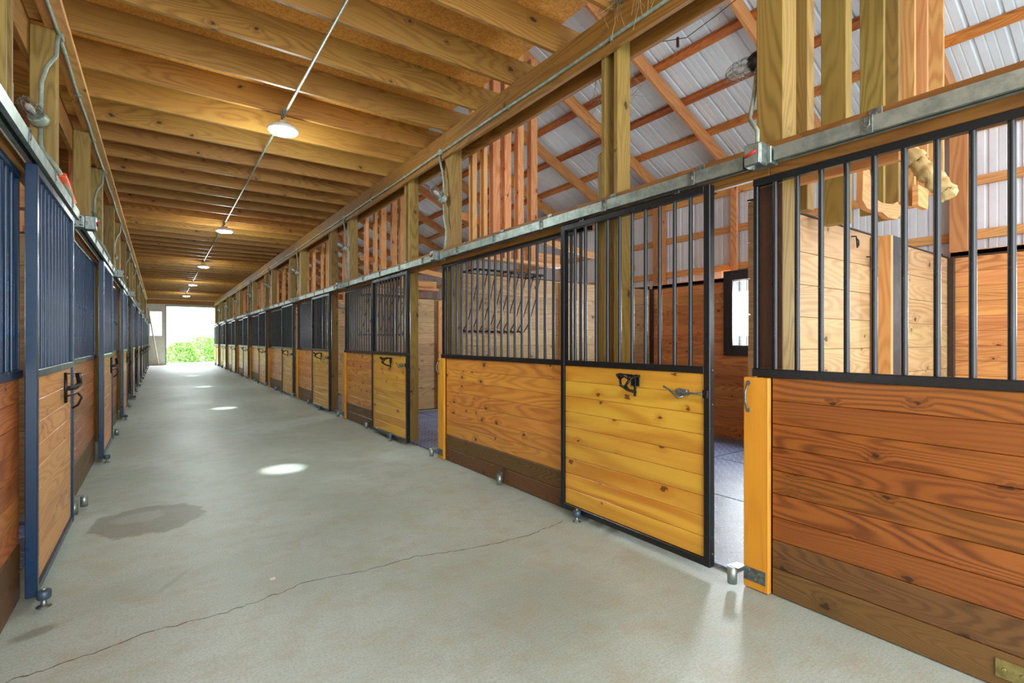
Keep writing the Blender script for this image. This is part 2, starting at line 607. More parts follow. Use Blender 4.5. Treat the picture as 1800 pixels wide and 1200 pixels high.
# oriented strand board
t = NT('strand_board')
co = t.n('ShaderNodeTexCoord').outputs['Object']
wv = t.n('ShaderNodeMix', data_type='VECTOR')
vo = t.n('ShaderNodeTexVoronoi', feature='F1')
nn = t.n('ShaderNodeTexNoise')
t.set(nn.inputs['Vector'], co)
nn.inputs['Scale'].default_value = 5.0
wv.inputs[0].default_value = 0.08
t.set(wv.inputs[4], co)
t.set(wv.inputs[5], nn.outputs[1])
t.set(vo.inputs['Vector'], t.mapv(wv.outputs[1], 9, 24))
vo2 = t.n('ShaderNodeTexVoronoi', feature='F1')
t.set(vo2.inputs['Vector'], t.mapv(wv.outputs[1], 26, 10))
s1 = t.n('ShaderNodeSeparateColor')
t.set(s1.inputs[0], vo.outputs['Color'])
s2 = t.n('ShaderNodeSeparateColor')
t.set(s2.inputs[0], vo2.outputs['Color'])
f = t.math('ADD', t.math('MULTIPLY', s1.outputs[0], 0.55), t.math('MULTIPLY', s2.outputs[1], 0.45))
col = t.mix(f, rgb(192, 122, 44), rgb(238, 178, 88))
M['osb'] = t.out(col, 0.6, bump=f, bump_str=0.2, bump_dist=0.001)


# ------------------------------------------------------------------ side helper
def X(side, o):
    return XR + o if side > 0 else XL - o


def sb(mb, side, o0, o1, y0, y1, z0, z1, **k):
    mb.box(X(side, o0), X(side, o1), y0, y1, z0, z1, **k)


SN = {1: 'right', -1: 'left'}

# ------------------------------------------------------------------ floor and ceiling
YN = -2.6           # near end of the built part
mb = MB()
mb.box(-4.45, 6.5, YN, YE + 0.6, -0.12, 0.0)
mb.build('floor', M['concrete'], origin=(0, 0, 0))
flo = bpy.data.objects['floor']
tag(flo, kind='structure')
# the long crack across the aisle, a shallow dark line lying on the slab
ck = [(-0.56, 2.63), (-0.466, 2.679), (-0.287, 2.699), (-0.064, 2.761), (0.266, 2.757), (0.447, 2.794), (0.653, 2.855), (0.947, 2.804),
      (1.263, 2.812), (1.5, 2.746), (1.764, 2.699), (2.03, 2.686), (2.25, 2.72), (2.42, 2.77)]
pts = []
rr = random.Random(3)
for (a, b) in zip(ck, ck[1:]):
    for k in range(8):
        f = k / 8
        pts.append((a[0] + (b[0] - a[0]) * f + rr.uniform(-.006, .006), a[1] + (b[1] - a[1]) * f + rr.uniform(-.009, .009)))
mb = MB()
for (a, b) in zip(pts, pts[1:]):
    wd = rr.uniform(.002, .0045)
    mb.poly([(a[0], a[1] - wd, .0006), (b[0], b[1] - wd, .0006), (b[0], b[1] + wd, .0006), (a[0], a[1] + wd, .0006)])
mb.build('crack', M['crack'], parent=flo)

# OSB loft floor above the joists
mb = MB()
y = YN
k = 0
while y < YE:
    xs = [-1.6, -0.38, 0.84, 2.64] if k % 2 == 0 else [-1.6, 0.23, 1.45, 2.64]
    for a, b in zip(xs, xs[1:]):
        mb.box(a, b, y, min(y + 1.22, YE), ZJ + .24, ZJ + .255, ch=.003)
    y += 1.22
    k += 1
tag(mb.build('ceiling', M['osb']), kind='structure')

# joists
j = 0
first = None
y = 3.685 - 0.61 * 5
while y < YE - .1:
    mb = MB()
    mb.box(-1.7, 2.86, y - .019, y + .019, ZJ, ZJ + .24, ch=.003)
    tag(mb.build('ceiling_joist', M['joist']), 'wooden ceiling joist crossing the aisle, %s from the camera' % ordn(j), 'joist', 'ceiling joists over the aisle')
    y += 0.61
    j += 1

# ------------------------------------------------------------------ roof, outer walls
ZE, SL, XC, XW = 3.78, 0.47, 1.0, 6.47


def roof_z(x, y=0):
    return ZE + SL * (XW - XC - abs(x - XC))


def ribs(y0, y1, step=0.2286):
    """profile points (y, height)"""
    out = []
    y = y0
    while y < y1:
        out += [(y, 0), (y + .010, .016), (y + .026, .016), (y + .036, 0), (y + .094, 0), (y + .098, .0025), (y + .106, .0025), (y + .110, 0), (y + .160, 0), (y + .164, .0025), (y + .172, .0025), (y + .176, 0)]
        y += step
    out.append((y1 + .3, 0))
    return out


for side in (1, -1):
    x0 = XC
    x1 = XC + side * (XW - XC + .25)
    pr = ribs(YN, YE + .5)
    mb = MB()
    for (a, ha), (b, hb) in zip(pr, pr[1:]):
        mb.poly([(x0, a, roof_z(x0) + ha), (x0, b, roof_z(x0) + hb), (x1, b, roof_z(x1) + hb), (x1, a, roof_z(x1) + ha)])
    o = mb.build('roof_' + SN[side], M['roof'])
    tag(o, kind='structure')

# window rows: outer opening y range per bay
WY0, WY1, WZ0, WZ1 = 3.16, 3.80, 1.19, 2.16
XWALL = {1: XW, -1: 2 * XC - XW}
for side in (1, -1):
    xw = XWALL[side]
    pr = ribs(YN, YE + .5)
    mb = MB()
    for (a, ha), (b, hb) in zip(pr, pr[1:]):
        hole = False
        for k in range(-1, NB):
            if a + .01 < WY1 + k * P and b - .01 > WY0 + k * P:
                hole = True
        segs = [(0, WZ0), (WZ1, ZE + .02)] if hole else [(0, ZE + .02)]
        for (z0, z1) in segs:
            mb.poly([(xw + side * ha, a, z0), (xw + side * hb, b, z0), (xw + side * hb, b, z1), (xw + side * ha, a, z1)])
    tag(mb.build('wall_' + SN[side], M['siding']), kind='structure')
    # girts on the wall
    gi = 0
    for z in (2.33, 2.85, 3.37):
        mb = MB()
        sgn = -side
        mb.box(xw - .002 * side, xw + sgn * .04, YN, YE, z - .045, z + .045, ch=.003)
        tag(mb.build('wall_girt', M['stud']), 'horizontal wooden girt on the %s outer wall, %s from the top' % (SN[side], ('third', 'second', 'first')[gi]),
            'girt', 'girts on the outer walls')
        gi += 1
    # purlins under the roof sheets
    pi = 0
    x = XW - .06
    while x > XC + .2:
        xx = x if side > 0 else 2 * XC - x
        mb = MB()
        mb.box(xx - .042, xx + .042, YN, YE, -.042, -.003, ch=.003, sh=lambda a, b: roof_z(a))
        tag(mb.build('roof_purlin', M['purlin']), 'rough orange purlin under the %s roof slope, %s up from the eave' % (SN[side], ordn(pi)),
            'purlin', 'purlins under the roof sheets')
        x -= 0.53
        pi += 1
    # rafters
    ri = 0
    y = 2.70 - 1.1933 * (2 if side > 0 else 1)
    last = YE if side > 0 else 14
    while y < last:
        mb = MB()
        a, b = (XC + .02, XW - .02) if side > 0 else (2 * XC - XW + .02, XC - .02)
        mb.box(a, b, y - .019, y + .019, -.225, -.043, ch=.003, sh=lambda p, q: roof_z(p), g=0)
        tag(mb.build('roof_rafter', M['rafter']), 'sloping brown rafter under the %s roof, %s from the camera' % (SN[side], ordn(ri)),
            'rafter', 'rafters under the roof')
        y += 1.1933
        ri += 1
    # outer posts at each partition
    for k in range(-1 if side > 0 else 0, NB):
        yy = Y0 + k * P + .1
        xp = xw - side * .183
        mb = MB()
        mb.box(xp, xp + side * .14, yy - .07, yy + .07, 0, roof_z(xp) - .23, ch=.004)
        tag(mb.build('wall_post', M['rafter']), 'square wooden post at the %s outer wall, %s from the near end' % (SN[side], ordn(k + 1)), 'post', 'posts of the outer walls')

# far end wall with its doorway
mb = MB()
yf = YE + .12
for (a, b, z0, z1) in ((XWALL[-1], -.60, 0, ZE), (2.60, XW, 0, ZE), (-.60, 2.60, 3.30, 5.4), (XWALL[-1], -.6, ZE, 4.5), (2.6, XW, ZE, 4.5),
                       (.10, .26, 0, 3.3), (-.60, -.46, 0, 3.3), (-.46, .10, 0, 1.62), (-.46, .10, 2.95, 3.3)):
    mb.box(a, b, yf, yf + .05, z0, z1)
tag(mb.build('wall_far', M['white_paint']), kind='structure')
mb = MB()
mb.box(.255, .30, yf - .03, yf + .07, 0, 3.3, ch=.003)
mb.box(.255, 2.6, yf - .03, yf + .07, 3.25, 3.33, ch=.003)
tag(mb.build('trim_1', M['galv_d']), kind='structure')
mb = MB()
mb.box(-.46, .10, yf + .02, yf + .03, 1.62, 2.95)
tag(mb.build('window_1', M['pane']), kind='structure')
fr = MB()
fr.box(-.50, -.44, yf - .02, yf, 1.56, 3.0, ch=.002)
fr.box(.08, .14, yf - .02, yf, 1.56, 3.0, ch=.002)
fr.box(-.44, .08, yf - .02, yf, 1.56, 1.62, ch=.002)
fr.box(-.44, .08, yf - .02, yf, 2.94, 3.0, ch=.002)
fr.build('window_frame', M['white_paint'], parent=bpy.data.objects['window_1'])
# last dark header over the far doorway
mb = MB()
mb.box(-.58, 2.575, YE - .05, YE + .0, 3.36, ZJ - .001, ch=.003)
tag(mb.build('door_header', M['beam']), 'wooden header beam above the bright far doorway', 'beam')
mb = MB()
mb.tube([(-.52, YE - .9, 3.1), (-.05, YE - .2, .02)], .035, 6)
tag(mb.build('leaning_board', M['white_paint']), 'pale pole leaning by the far doorway on the left', 'pole')


# ------------------------------------------------------------------ stalls
def plank_rows(mb, x0, x1, y0, y1, z0, z1, h, along, hole=None, ch=.004, jit=0.0, r=None):
    """horizontal planks; along 'x' or 'y'; hole = (a0, a1, z0, z1) along the plank"""
    mid = .5 * (x0 + x1) if along == 'y' else .5 * (y0 + y1)
    qq = .25 * ((x1 - x0) if along == 'y' else (y1 - y0))
    parts = [(z0, z1, None)] if not hole else [(z0, hole[2], None), (hole[3], z1, None), (hole[2], hole[3], 0), (hole[2], hole[3], 1)]
    for (a0, a1, w_) in parts:      # thin backing seen only as the dark line of a joint
        lo_, hi_ = (y0, y1) if along == 'y' else (x0, x1)
        if w_ == 0:
            hi_ = hole[0]
        if w_ == 1:
            lo_ = hole[1]
        if along == 'y':
            mb.box(mid - abs(qq) * .6, mid + abs(qq) * .6, lo_ + .002, hi_ - .002, a0 + .003, a1 - .003, g=1)
        else:
            mb.box(lo_ + .002, hi_ - .002, mid - abs(qq) * .6, mid + abs(qq) * .6, a0 + .003, a1 - .003, g=0)
    z = z0
    while z < z1 - .02:
        hh = min(h + (r.uniform(-jit, jit) if r else 0), z1 - z)
        if z1 - z - hh < .04:
            hh = z1 - z
        spans = [(y0, y1) if along == 'y' else (x0, x1)]
        if hole and z + hh > hole[2] and z < hole[3]:
            a, b = spans[0]
            spans = [(a, hole[0]), (hole[1], b)]
        for (a, b) in spans:
            if along == 'y':
                mb.box(x0, x1, a, b, z + .0012, z + hh - .0012, ch=ch * .6, g=1)
            else:
                mb.box(a, b, y0, y1, z + .0012, z + hh - .0012, ch=ch * .6, g=0)
        z += hh


BARSP = 0.108


def add_bars(par, side, y0, y1, o, z0, z1, name='bar', mat='paint'):
    n = max(1, int(round((y1 - y0) / BARSP)) - 1)
    sp = (y1 - y0) / (n + 1)
    base = None
    for i in range(n):
        yy = y0 + sp * (i + 1)
        if base is None:
            m = MB()
            m.tube([(X(side, o), yy, z0), (X(side, o), yy, z1)], .0125, 10, caps=False)
            base = m.build(name, M[mat], parent=par)
            by = yy
        else:
            c = base.copy()
            COL.objects.link(c)
            c.location = base.location + Vector((0, yy - by, 0))
            c.parent = par


def make_panel(side, y0, y1, mat, lowmat, label, group, pm='paint'):
    """fixed stall front: kick boards below, barred grille above"""
    ov = .10 if side > 0 else 0
    t = thing('barred_partition', label, 'stall front', (X(side, 0), (y0 + y1) / 2, 0), group)
    m = MB()
    plank_rows(m, X(side, 0), X(side, .036), y0, y1, .285, 1.115, .1186, 'y')
    m.build('kick_panel', M[mat], parent=t)
    m = MB()
    sb(m, side, -.004, .036, y0, y1, .004, .142, ch=.005, g=1)
    sb(m, side, -.004, .036, y0, y1, .144, .284, ch=.005, g=1)
    lo = m.build('lower_boards', M[lowmat], parent=t)
    lo['label'] = 'two darker treated boards'
    m = MB()
    sb(m, side, -.016, .030, y0, y1 + ov, 1.116, 1.158, ch=.003)
    m.build('middle_rail', M[pm], parent=t)
    m = MB()
    sb(m, side, -.008, .030, y0, y1 + ov, 2.118, 2.154, ch=.003)
    m.build('top_rail', M[pm], parent=t)
    m = MB()
    sb(m, side, -.003, .023, y1 + ov - .024, y1 + ov, 1.158, 2.118, ch=.003)
    m.build('end_stile', M[pm], parent=t)
    add_bars(t, side, y0, y1 + ov, .010, 1.156, 2.12, mat=pm)
    return t


def hook(m, side, y, z):
    """folding bridle bracket: plate, two prongs, curved cradle"""
    o0 = -.086
    sb(m, side, o0 - .006, o0, y - .035, y + .035, z - .02, z + .05, ch=.002)
    sb(m, side, o0 - .010, o0, y - .008, y + .008, z - .085, z + .05, ch=.002)
    for s in (-1, 1):
        p = [(X(side, o0), y + s * .03, z + .045), (X(side, o0 - .05), y + s * .045, z + .05), (X(side, o0 - .10), y + s * .04, z + .03),
             (X(side, o0 - .115), y + s * .02, z - .01), (X(side, o0 - .07), y + s * .006, z - .04), (X(side, o0), y, z - .06)]
        m.tube(p, .009, 8)
    p = [(X(side, o0 - .10), y - .04, z + .03), (X(side, o0 - .135), y - .03, z + .055), (X(side, o0 - .14), y, z + .06),
         (X(side, o0 - .135), y + .03, z + .055), (X(side, o0 - .10), y + .04, z + .03)]
    m.tube(p, .010, 8)


def folded_hook(m, side, y, z):
    """bracket folded out along the door: long arm with cradle"""
    o0 = -.086
    m.tube([(X(side, o0 - .01), y - .11, z + .075), (X(side, o0 - .01), y - .11, z - .115)], .009, 8)
    m.tube([(X(side, o0 - .012), y - .11, z + .065), (X(side, o0 - .03), y + .07, z + .062)], .004, 6)
    m.tube([(X(side, o0 - .012), y - .11, z - .075), (X(side, o0 - .05), y + .07, z - .07)], .006, 6)
    m.tube([(X(side, o0 - .014), y - .11, z - .025), (X(side, o0 - .04), y + .02, z - .03), (X(side, o0 - .06), y + .06, z - .01), (X(side, o0 - .05), y + .075, z + .06)], .016, 8)
    m.tube([(X(side, o0 - .05), y + .07, z - .07), (X(side, o0 - .07), y + .07, z - .10), (X(side, o0 - .05), y + .075, z - .15), (X(side, o0 - .02), y + .08, z - .17)], .008, 6)


def make_door(side, y0, y1, mat, label, group, pm='paint', folded=False):
    t = thing('sliding_door', label, 'sliding door', (X(side, -.065), (y0 + y1) / 2, .04), group)
    a, b = -.088, -.042
    st = MB()
    sb(st, side, a, b, y0, y0 + .04, .045, 2.172, ch=.003)
    st.build('stile', M[pm], parent=t)
    st = MB()
    sb(st, side, a, b, y1 - .04, y1, .045, 2.172, ch=.003)
    st.build('stile', M[pm], parent=t)
    for nm, z0, z1 in (('bottom_rail', .045, .087), ('middle_rail', 1.120, 1.160), ('top_rail', 2.132, 2.172)):
        m = MB()
        sb(m, side, a + .002, b - .002, y0 + .04, y1 - .04, z0, z1, ch=.003)
        m.build(nm, M[pm], parent=t)
    m = MB()
    plank_rows(m, X(side, a + .014), X(side, b - .004), y0 + .04, y1 - .04, .087, 1.120, .1148, 'y', ch=.004)
    m.build('wood_panel', M[mat], parent=t)
    add_bars(t, side, y0 + .03, y1 - .03, -.065, 1.158, 2.134, mat=pm)
    # hardware
    m = MB()
    if folded:
        folded_hook(m, side, (y0 + y1) / 2 + .30, 1.03)
    else:
        hook(m, side, y0 + .53, 1.035)
    h = m.build('bridle_hook', M['hardware'], parent=t)
    if not folded:
        m = MB()
        yl = y0 + .02
        m.tube([(X(side, a - .012), yl, 1.008), (X(side, a - .014), yl + .16, 1.0)], .006, 8)
        m.tube([(X(side, a - .014), yl + .14, .985), (X(side, a - .03), yl + .17, .972), (X(side, a - .035), yl + .20, 1.0), (X(side, a - .02), yl + .24, 1.018), (X(side, a - .03), yl + .27, 1.034)], .006, 8)
        m.lathe([(.022, 0), (.024, .006), (.012, .014)], (X(side, a), yl + .17, 1.005), (-side, 0, 0), 12)
        sb(m, side, a - .012, a + .014, yl + .12, yl + .20, .988, 1.022, ch=.002)
        la = m.build('latch', M['galv_d'], parent=t)
        la['label'] = 'galvanized slide bolt with hook'
        m = MB()
        sb(m, side, a - .018, a, yl - .016, yl + .016, .985, 1.030, ch=.002)
        m.build('latch_keeper', M['hardware'], parent=la)
        for z in (.12, .95, 1.14):
            m = MB()
            m.lathe([(.006, 0), (.005, .004), (.002, .005)], (X(side, a + .023), y0, z), (0, -1, 0), 8)
            m.build('screw', M['galv_d'], parent=t)
    # trolleys that carry the door on the track
    for yy in (y0 + .22, y1 - .22):
        m = MB()
        m.tube([(X(side, -.065), yy, 2.165), (X(side, -.065), yy, 2.199)], .006, 8)
        sb(m, side, -.078, -.052, yy - .02, yy + .02, 2.171, 2.178)
        m.build('trolley', M['galv_d'], parent=t)
    return t


def make_track(side, y0, y1, label):
    t = thing('door_track', label, 'door track', (X(side, -.06), (y0 + y1) / 2, 2.19), 'galvanized tracks above the stall doors')
    a, b = -.094, -.034
    m = MB()
    sb(m, side, a, b, y0, y1, 2.258, 2.262)
    sb(m, side, a, a + .003, y0, y1, 2.196, 2.258)
    sb(m, side, b - .003, b, y0, y1, 2.196, 2.258)
    sb(m, side, a + .003, a + .02, y0, y1, 2.196, 2.199)
    sb(m, side, b - .02, b - .003, y0, y1, 2.196, 2.199)
    m.build('rail', M['galv'], parent=t)
    n = int((y1 - y0) / .6)
    base = None
    for i in range(n):
        yy = y0 + (i + .45) * (y1 - y0) / n
        if base is None:
            m = MB()
            sb(m, side, a - .004, a - .0005, yy - .022, yy + .022, 2.188, 2.268, ch=.001)
            sb(m, side, a - .004, -.002, yy - .022, yy + .022, 2.2635, 2.267, ch=.001)
            sb(m, side, -.006, -.001, yy - .026, yy + .026, 2.262, 2.325, ch=.001)
            m.tube([(X(side, -.004), yy, 2.300), (X(side, -.013), yy, 2.300)], .008, 6)
            m.tube([(X(side, a - .005), yy - .010, 2.262), (X(side, a - .005), yy - .010, 2.225), (X(side, a - .005), yy, 2.216), (X(side, a - .005), yy + .010, 2.225), (X(side, a - .005), yy + .010, 2.262)], .003, 5)
            base = m.build('bracket', M['galv_d'], parent=t)
            by = yy
        else:
            c = base.copy()
            COL.objects.link(c)
            c.location = base.location + Vector((0, yy - by, 0))
            c.parent = t
    return t


def make_lamp(side, y, lab):
    """caged jar lamp on a conduit drop with box and elbow"""
    t = thing('caged_lamp', lab, 'lamp', (X(side, -.012) if side > 0 else -.695, y, 2.86), 'caged jar lamps on the posts')
    ax = Vector((-side * .75, -.1 if side > 0 else -.75, .45)).normalized()
    o = Vector((X(side, -.012), y, 2.86))
    if side < 0:
        o = Vector((-.695, y - .01, 2.87))
        ax = Vector((-.35, -.80, .40)).normalized()
    m = MB()
    m.lathe([(.055, -.005), (.058, .02), (.05, .035), (.056, .045), (.05, .055)], o, ax, 18)
    m.build('base', M['conduit'], parent=t)
    m = MB()
    m.lathe([(.040, .05), (.046, .08), (.044, .13), (.034, .165), (.012, .185)], o, ax, 16)
    m.build('glass_jar', M['glass'], parent=t)
    m = MB()
    m.lathe([(.010, .05), (.012, .08), (.022, .105), (.020, .135), (.006, .15)], o, ax, 10)
    m.build('bulb', M['white_paint'], parent=t)
    q = ax.to_track_quat('Z', 'Y').to_matrix()
    m = MB()
    for k in range(4):
        an = math.pi * k / 4
        prof = [(.054, .05), (.055, .12), (.046, .165), (.028, .192), (0, .2), (-.028, .192), (-.046, .165), (-.055, .12), (-.054, .05)]
        m.tube([o + q @ Vector((r * math.cos(an), r * math.sin(an), h)) for (r, h) in prof], .0018, 5)
    for h in (.09, .14):
        m.tube([o + q @ Vector((.055 * math.cos(a_ * .5236), .055 * math.sin(a_ * .5236), h)) for a_ in range(13)], .0018, 5)
    m.build('wire_cage', M['galv_d'], parent=t)
    return t


def make_drop(side, y, lab, orange=False):
    """conduit from the beam down past the lamp to the switch box over the track"""
    t = thing('conduit_drop', lab, 'conduit', (X(side, -.02), y, 2.3), 'conduit drops on the posts')
    zt = 3.40 if side > 0 else 3.50
    xt = X(side, -.014) if side > 0 else -.61
    xd = X(side, -.014)
    m = MB()
    if side > 0:
        m.tube([(xt, y + .10, zt), (xt, y + .09, zt - .08), (xd, y + .03, zt - .22), (xd, y, zt - .34), (xd, y, 2.90)], .012, 8)
    else:
        m.tube([(xt, y + .03, 3.53), (xt - .002, y + .02, 3.47), (-.615, y + .005, 3.37), (-.665, y, 3.27), (-.69, y, 3.16), (-.695, y, 2.90)], .014, 8)
    m.build('upper_pipe', M['conduit'], parent=t)
    m = MB()
    if side < 0:
        m.tube([(-.695, y, 2.84), (-.695, y, 2.72), (-.685, y, 2.66), (-.65, y - .002, 2.62), (-.60, y, 2.54), (-.548, y + .10, 2.40), (-.545, y + .24, 2.29)], .014, 8)
    else:
        m.tube([(xd, y, 2.83), (xd, y - .01, 2.66), (xd, y - .06, 2.52), (X(side, -.03), y - .08, 2.42), (X(side, -.05), y - .08, 2.29)], .012, 8)
    m.build('lower_pipe', M['conduit'], parent=t)
    if orange:
        m = MB()
        p0, p1 = Vector((-.588, y + .015, 2.52)), Vector((-.545, y + .16, 2.345))
        pr = []
        rs = []
        for i in range(61):
            f = i / 60
            pr.append(p0.lerp(p1, f) + Vector((0, .015 * math.sin(f * 3.1), 0)))
            rs.append(.030 if i % 3 else .021)
        m.tube(pr, .03, 12, rs=rs)
        oo = m.build('corrugated_sleeve', M['orange'], parent=t)
        oo['label'] = 'orange corrugated plastic sleeve'
    return t


def make_box(side, y, lab):
    t = thing('switch_box', lab, 'electrical box', (X(side, -.07), y, 2.18), 'switch boxes over the door tracks')
    m = MB()
    sb(m, side, -.165, -.098, y - .045, y + .045, 2.175, 2.285, ch=.006)
    m.build('box_body', M['galv_d'], parent=t)
    m = MB()
    sb(m, side, -.100, -.030, y - .06, y + .06, 2.186, 2.272, ch=.002)
    m.build('cover_bracket', M['galv'], parent=t)
    m = MB()
    sb(m, side, -.170, -.164, y - .038, y + .038, 2.182, 2.278, ch=.002)
    m.build('face_plate', M['galv'], parent=t)
    m = MB()
    m.tube([(X(side, -.175), y + .032, 2.222), (X(side, -.177), y - .026, 2.240)], .007, 8)
    m.build('red_lever', M['red'], parent=t)['label'] = 'red lever'
    return t


# prototype copies per bay -------------------------------------------------
for side in (1, -1):
    s = SN[side]
    pm = 'paint' if side > 0 else 'bluelit'
    lastbay = NB
    # bay 0 runs past the camera
    proto = {}
    for k in range(0, NB):
        yb = Y0 + k * P
        o1 = ordn(k)
        # main post of this bay (near side of the bay)
        if k == 0 or k == 1:
            m = MB()
            sb(m, side, .038, .178, yb - .07, yb + .07, 0, ZJ - .001 if side > 0 else 3.563, ch=.004)
            proto['post'] = tag(m.build('main_post', M['post']), 'square wooden main post on the %s, %s from the camera' % (s, o1), 'post', 'main posts along the aisle')
        else:
            dup(proto['post'], (k - 1) * P, 'square wooden main post on the %s, %s from the camera' % (s, o1))
        # yellow jamb board
        jl = 'yellow jamb board with pull handle on the %s, %s from the camera' % (s, o1)
        if k == 0:
            t = thing('jamb_board', jl, 'jamb', (X(side, -.02), yb, 0), 'yellow jamb boards at the stall doors')
            m = MB()
            sb(m, side, -.036, -.006, yb - .033, yb + .10, .006, 1.112, ch=.004)
            m.build('board', M['jamb'], parent=t)
            m = MB()
            yh = yb + .073
            m.tube([(X(side, -.036), yh, 1.075), (X(side, -.050), yh, 1.068), (X(side, -.066), yh, 1.035), (X(side, -.066), yh, .985), (X(side, -.050), yh, .952), (X(side, -.036), yh, .945)], .006, 8)
            m.lathe([(.012, 0), (.012, .003)], (X(side, -.036), yh, 1.083), (-side, 0, 0), 10)
            m.lathe([(.012, 0), (.012, .003)], (X(side, -.036), yh, .938), (-side, 0, 0), 10)
            m.build('pull_handle', M['galv_d'], parent=t)
            m = MB()
            sb(m, side, -.040, -.036, yb - .02, yb + .098, .045, .115, ch=.001)
            for (dy, dz) in ((.0, .07), (.07, .10), (.035, .06)):
                m.lathe([(.008, 0), (.006, .004)], (X(side, -.040), yb + dy, dz), (-side, 0, 0), 8)
            g = m.build('guide_plate', M['galv_d'], parent=t)
            m = MB()
            m.tube([(X(side, -.10), yb + .125, .025), (X(side, -.10), yb + .125, .115)], .024, 12)
            sb(m, side, -.11, -.038, yb + .085, yb + .135, .112, .117)
            m.build('guide_roller', M['galv'], parent=g)
            proto['jamb'] = t
        else:
            dup(proto['jamb'], k * P, jl)
        # far-side door post: two boards with a gap
        dl = 'paired door post boards on the %s, %s from the camera' % (s, o1)
        # on the right the opening is at the near end of the bay; on the left at the far end
        yq = yb + 1.17 if side > 0 else yb - 1.38 + P
        if k == 0:
            t = thing('door_post', dl, 'post', (X(side, .1), yq, 0), 'paired posts between door and stall front')
            zt = 3.60 if side > 0 else 3.563
            for (u0, u1, zz, nm) in ((-.10, -.062, zt, 'post_board'), (.022, .060, zt, 'post_board')):
                m = MB()
                sb(m, side, .045, .176, yq + u0, yq + u1, 0, zz, ch=.003)
                m.build(nm, M['post'], parent=t)
            m = MB()
            m.prism([(X(side, .050), 0), (X(side, .172), 0), (X(side, .172), 2.66), (X(side, .11), 2.72), (X(side, .050), 2.66)], 1, yq + .0605, yq + .0985)
            m.build('short_block', M['post'], parent=t)
            proto['dpost'] = t
        else:
            dup(proto['dpost'], k * P, dl)
        # fixed front
        if side > 0:
            y0, y1 = yb + 1.30, yb + P - .035
        else:
            y0, y1 = yb + .06, yb + 2.12
        if side > 0:
            lab = 'fixed stall front on the right beside the %s door, orange boards under bars' % o1
        else:
            lab = 'fixed stall front on the left, brown boards under bars, %s from the camera' % o1
        if k == 0:
            proto['panel'] = make_panel(side, y0, y1, 'panel' if side > 0 else 'panel_left', 'low', lab, 'fixed stall fronts', pm)
        else:
            dup(proto['panel'], k * P, lab)
        # sliding door; those ajar on the right
        if side > 0:
            off = {0: .0, 1: .57, 2: .46}.get(k, -.10)
            state = {0: 'slid slightly open', 1: 'half open', 2: 'partly open'}.get(k, 'closed')
            dy0, dy1 = yb + .265, yb + 1.525
            lab = 'yellow board sliding door with black frame, %s on the right, %s' % (o1, state)
            if k == 0:
                proto['door'] = make_door(side, dy0, dy1, 'door', lab, 'sliding stall doors', pm)
            else:
                dup(proto['door'], k * P + off, lab)
        else:
            dy0, dy1 = yb + 1.985, yb + 3.27
            lab = 'tan board sliding door with black frame tinted by blue light, %s on the left, closed' % o1
            if k == 0:
                proto['door'] = make_door(side, dy0, dy1, 'door_left', lab, 'sliding stall doors', pm, folded=True)
            else:
                dup(proto['door'], k * P, lab)
        # header and track
        hl = 'wooden header board above the %s stalls, %s bay from the camera' % (s, o1)
        if k == 0:
            m = MB()
            sb(m, side, .0, .036, yb - .02, yb + P - .021, 2.157, 2.325, ch=.003)
            proto['header'] = tag(m.build('header_board', M['beam']), hl, 'header', 'header boards above the stalls')
            proto['track'] = make_track(side, yb + .07, yb + P - .07, 'galvanized door track with hangers on the %s, %s from the camera' % (s, o1))
            proto['box'] = make_box(side, yb - .02 if side > 0 else yb + .20, 'galvanized switch box with red lever over the %s track, %s from camera' % (s, o1))
        else:
            dup(proto['header'], k * P, hl)
            dup(proto['track'], k * P, 'galvanized door track with hangers on the %s, %s from the camera' % (s, o1))
            dup(proto['box'], k * P, 'galvanized switch box with red lever over the %s track, %s from camera' % (s, o1))
        # beams under the joists
        bl = 'back beam carrying the joists on the %s, %s length from the camera' % (s, o1)
        fl = 'front beam carrying the joists on the right, %s length from the camera' % o1
        if k == 0:
            m = MB()
            sb(m, side, .180, .218, yb - .0, yb + P - .001, 3.335, ZJ - .001, ch=.003)
            proto['bb'] = tag(m.build('loft_beam', M['beam']), bl, 'beam', 'beams under the joists')
            if side > 0:
                m = MB()
                sb(m, side, .0, .037, yb, yb + P - .001, 3.335, ZJ - .001, ch=.003)
                proto['fb'] = tag(m.build('loft_beam', M['beam']), fl, 'beam', 'beams under the joists')
            else:
                m = MB()
                m.box(-.68, -.54, yb, yb + P - .001, 3.565, ZJ - .001, ch=.003)
                proto['fb'] = tag(m.build('joist_plate', M['stud']), 'flat plate board under the joists on the left, %s length' % o1, 'board', 'flat plates under the joists')
        else:
            dup(proto['bb'], k * P, bl)
            dup(proto['fb'], k * P, fl if side > 0 else 'flat plate board under the joists on the left, %s length' % o1)
        # door guide roller on the floor
        yg = yb + 1.315 if side > 0 else yb + 1.96
        gl = 'floor guide roller at the foot of the %s %s door' % (o1, s)
        if k == 0:
            t = thing('floor_guide', gl, 'door guide', (X(side, -.115), yg, 0), 'floor guides of the sliding doors')
            m = MB()
            m.lathe([(.03, 0), (.03, .004), (.012, .008), (.010, .05), (.012, .052)], (X(side, -.115), yg, 0), (0, 0, 1), 14)
            m.build('pin', M['galv_d'], parent=t)
            m = MB()
            m.lathe([(.010, .038), (.026, .040), (.029, .05), (.029, .075), (.024, .082)], (X(side, -.115), yg, 0), (0, 0, 1), 16)
            m.build('roller', M['bluewheel'], parent=t)
            m = MB()
            m.lathe([(.011, .082), (.011, .090), (.006, .093)], (X(side, -.115), yg, 0), (0, 0, 1), 6)
            m.build('bolt', M['galv'], parent=t)
            proto['guide'] = t
        else:
            dup(proto['guide'], k * P, gl)
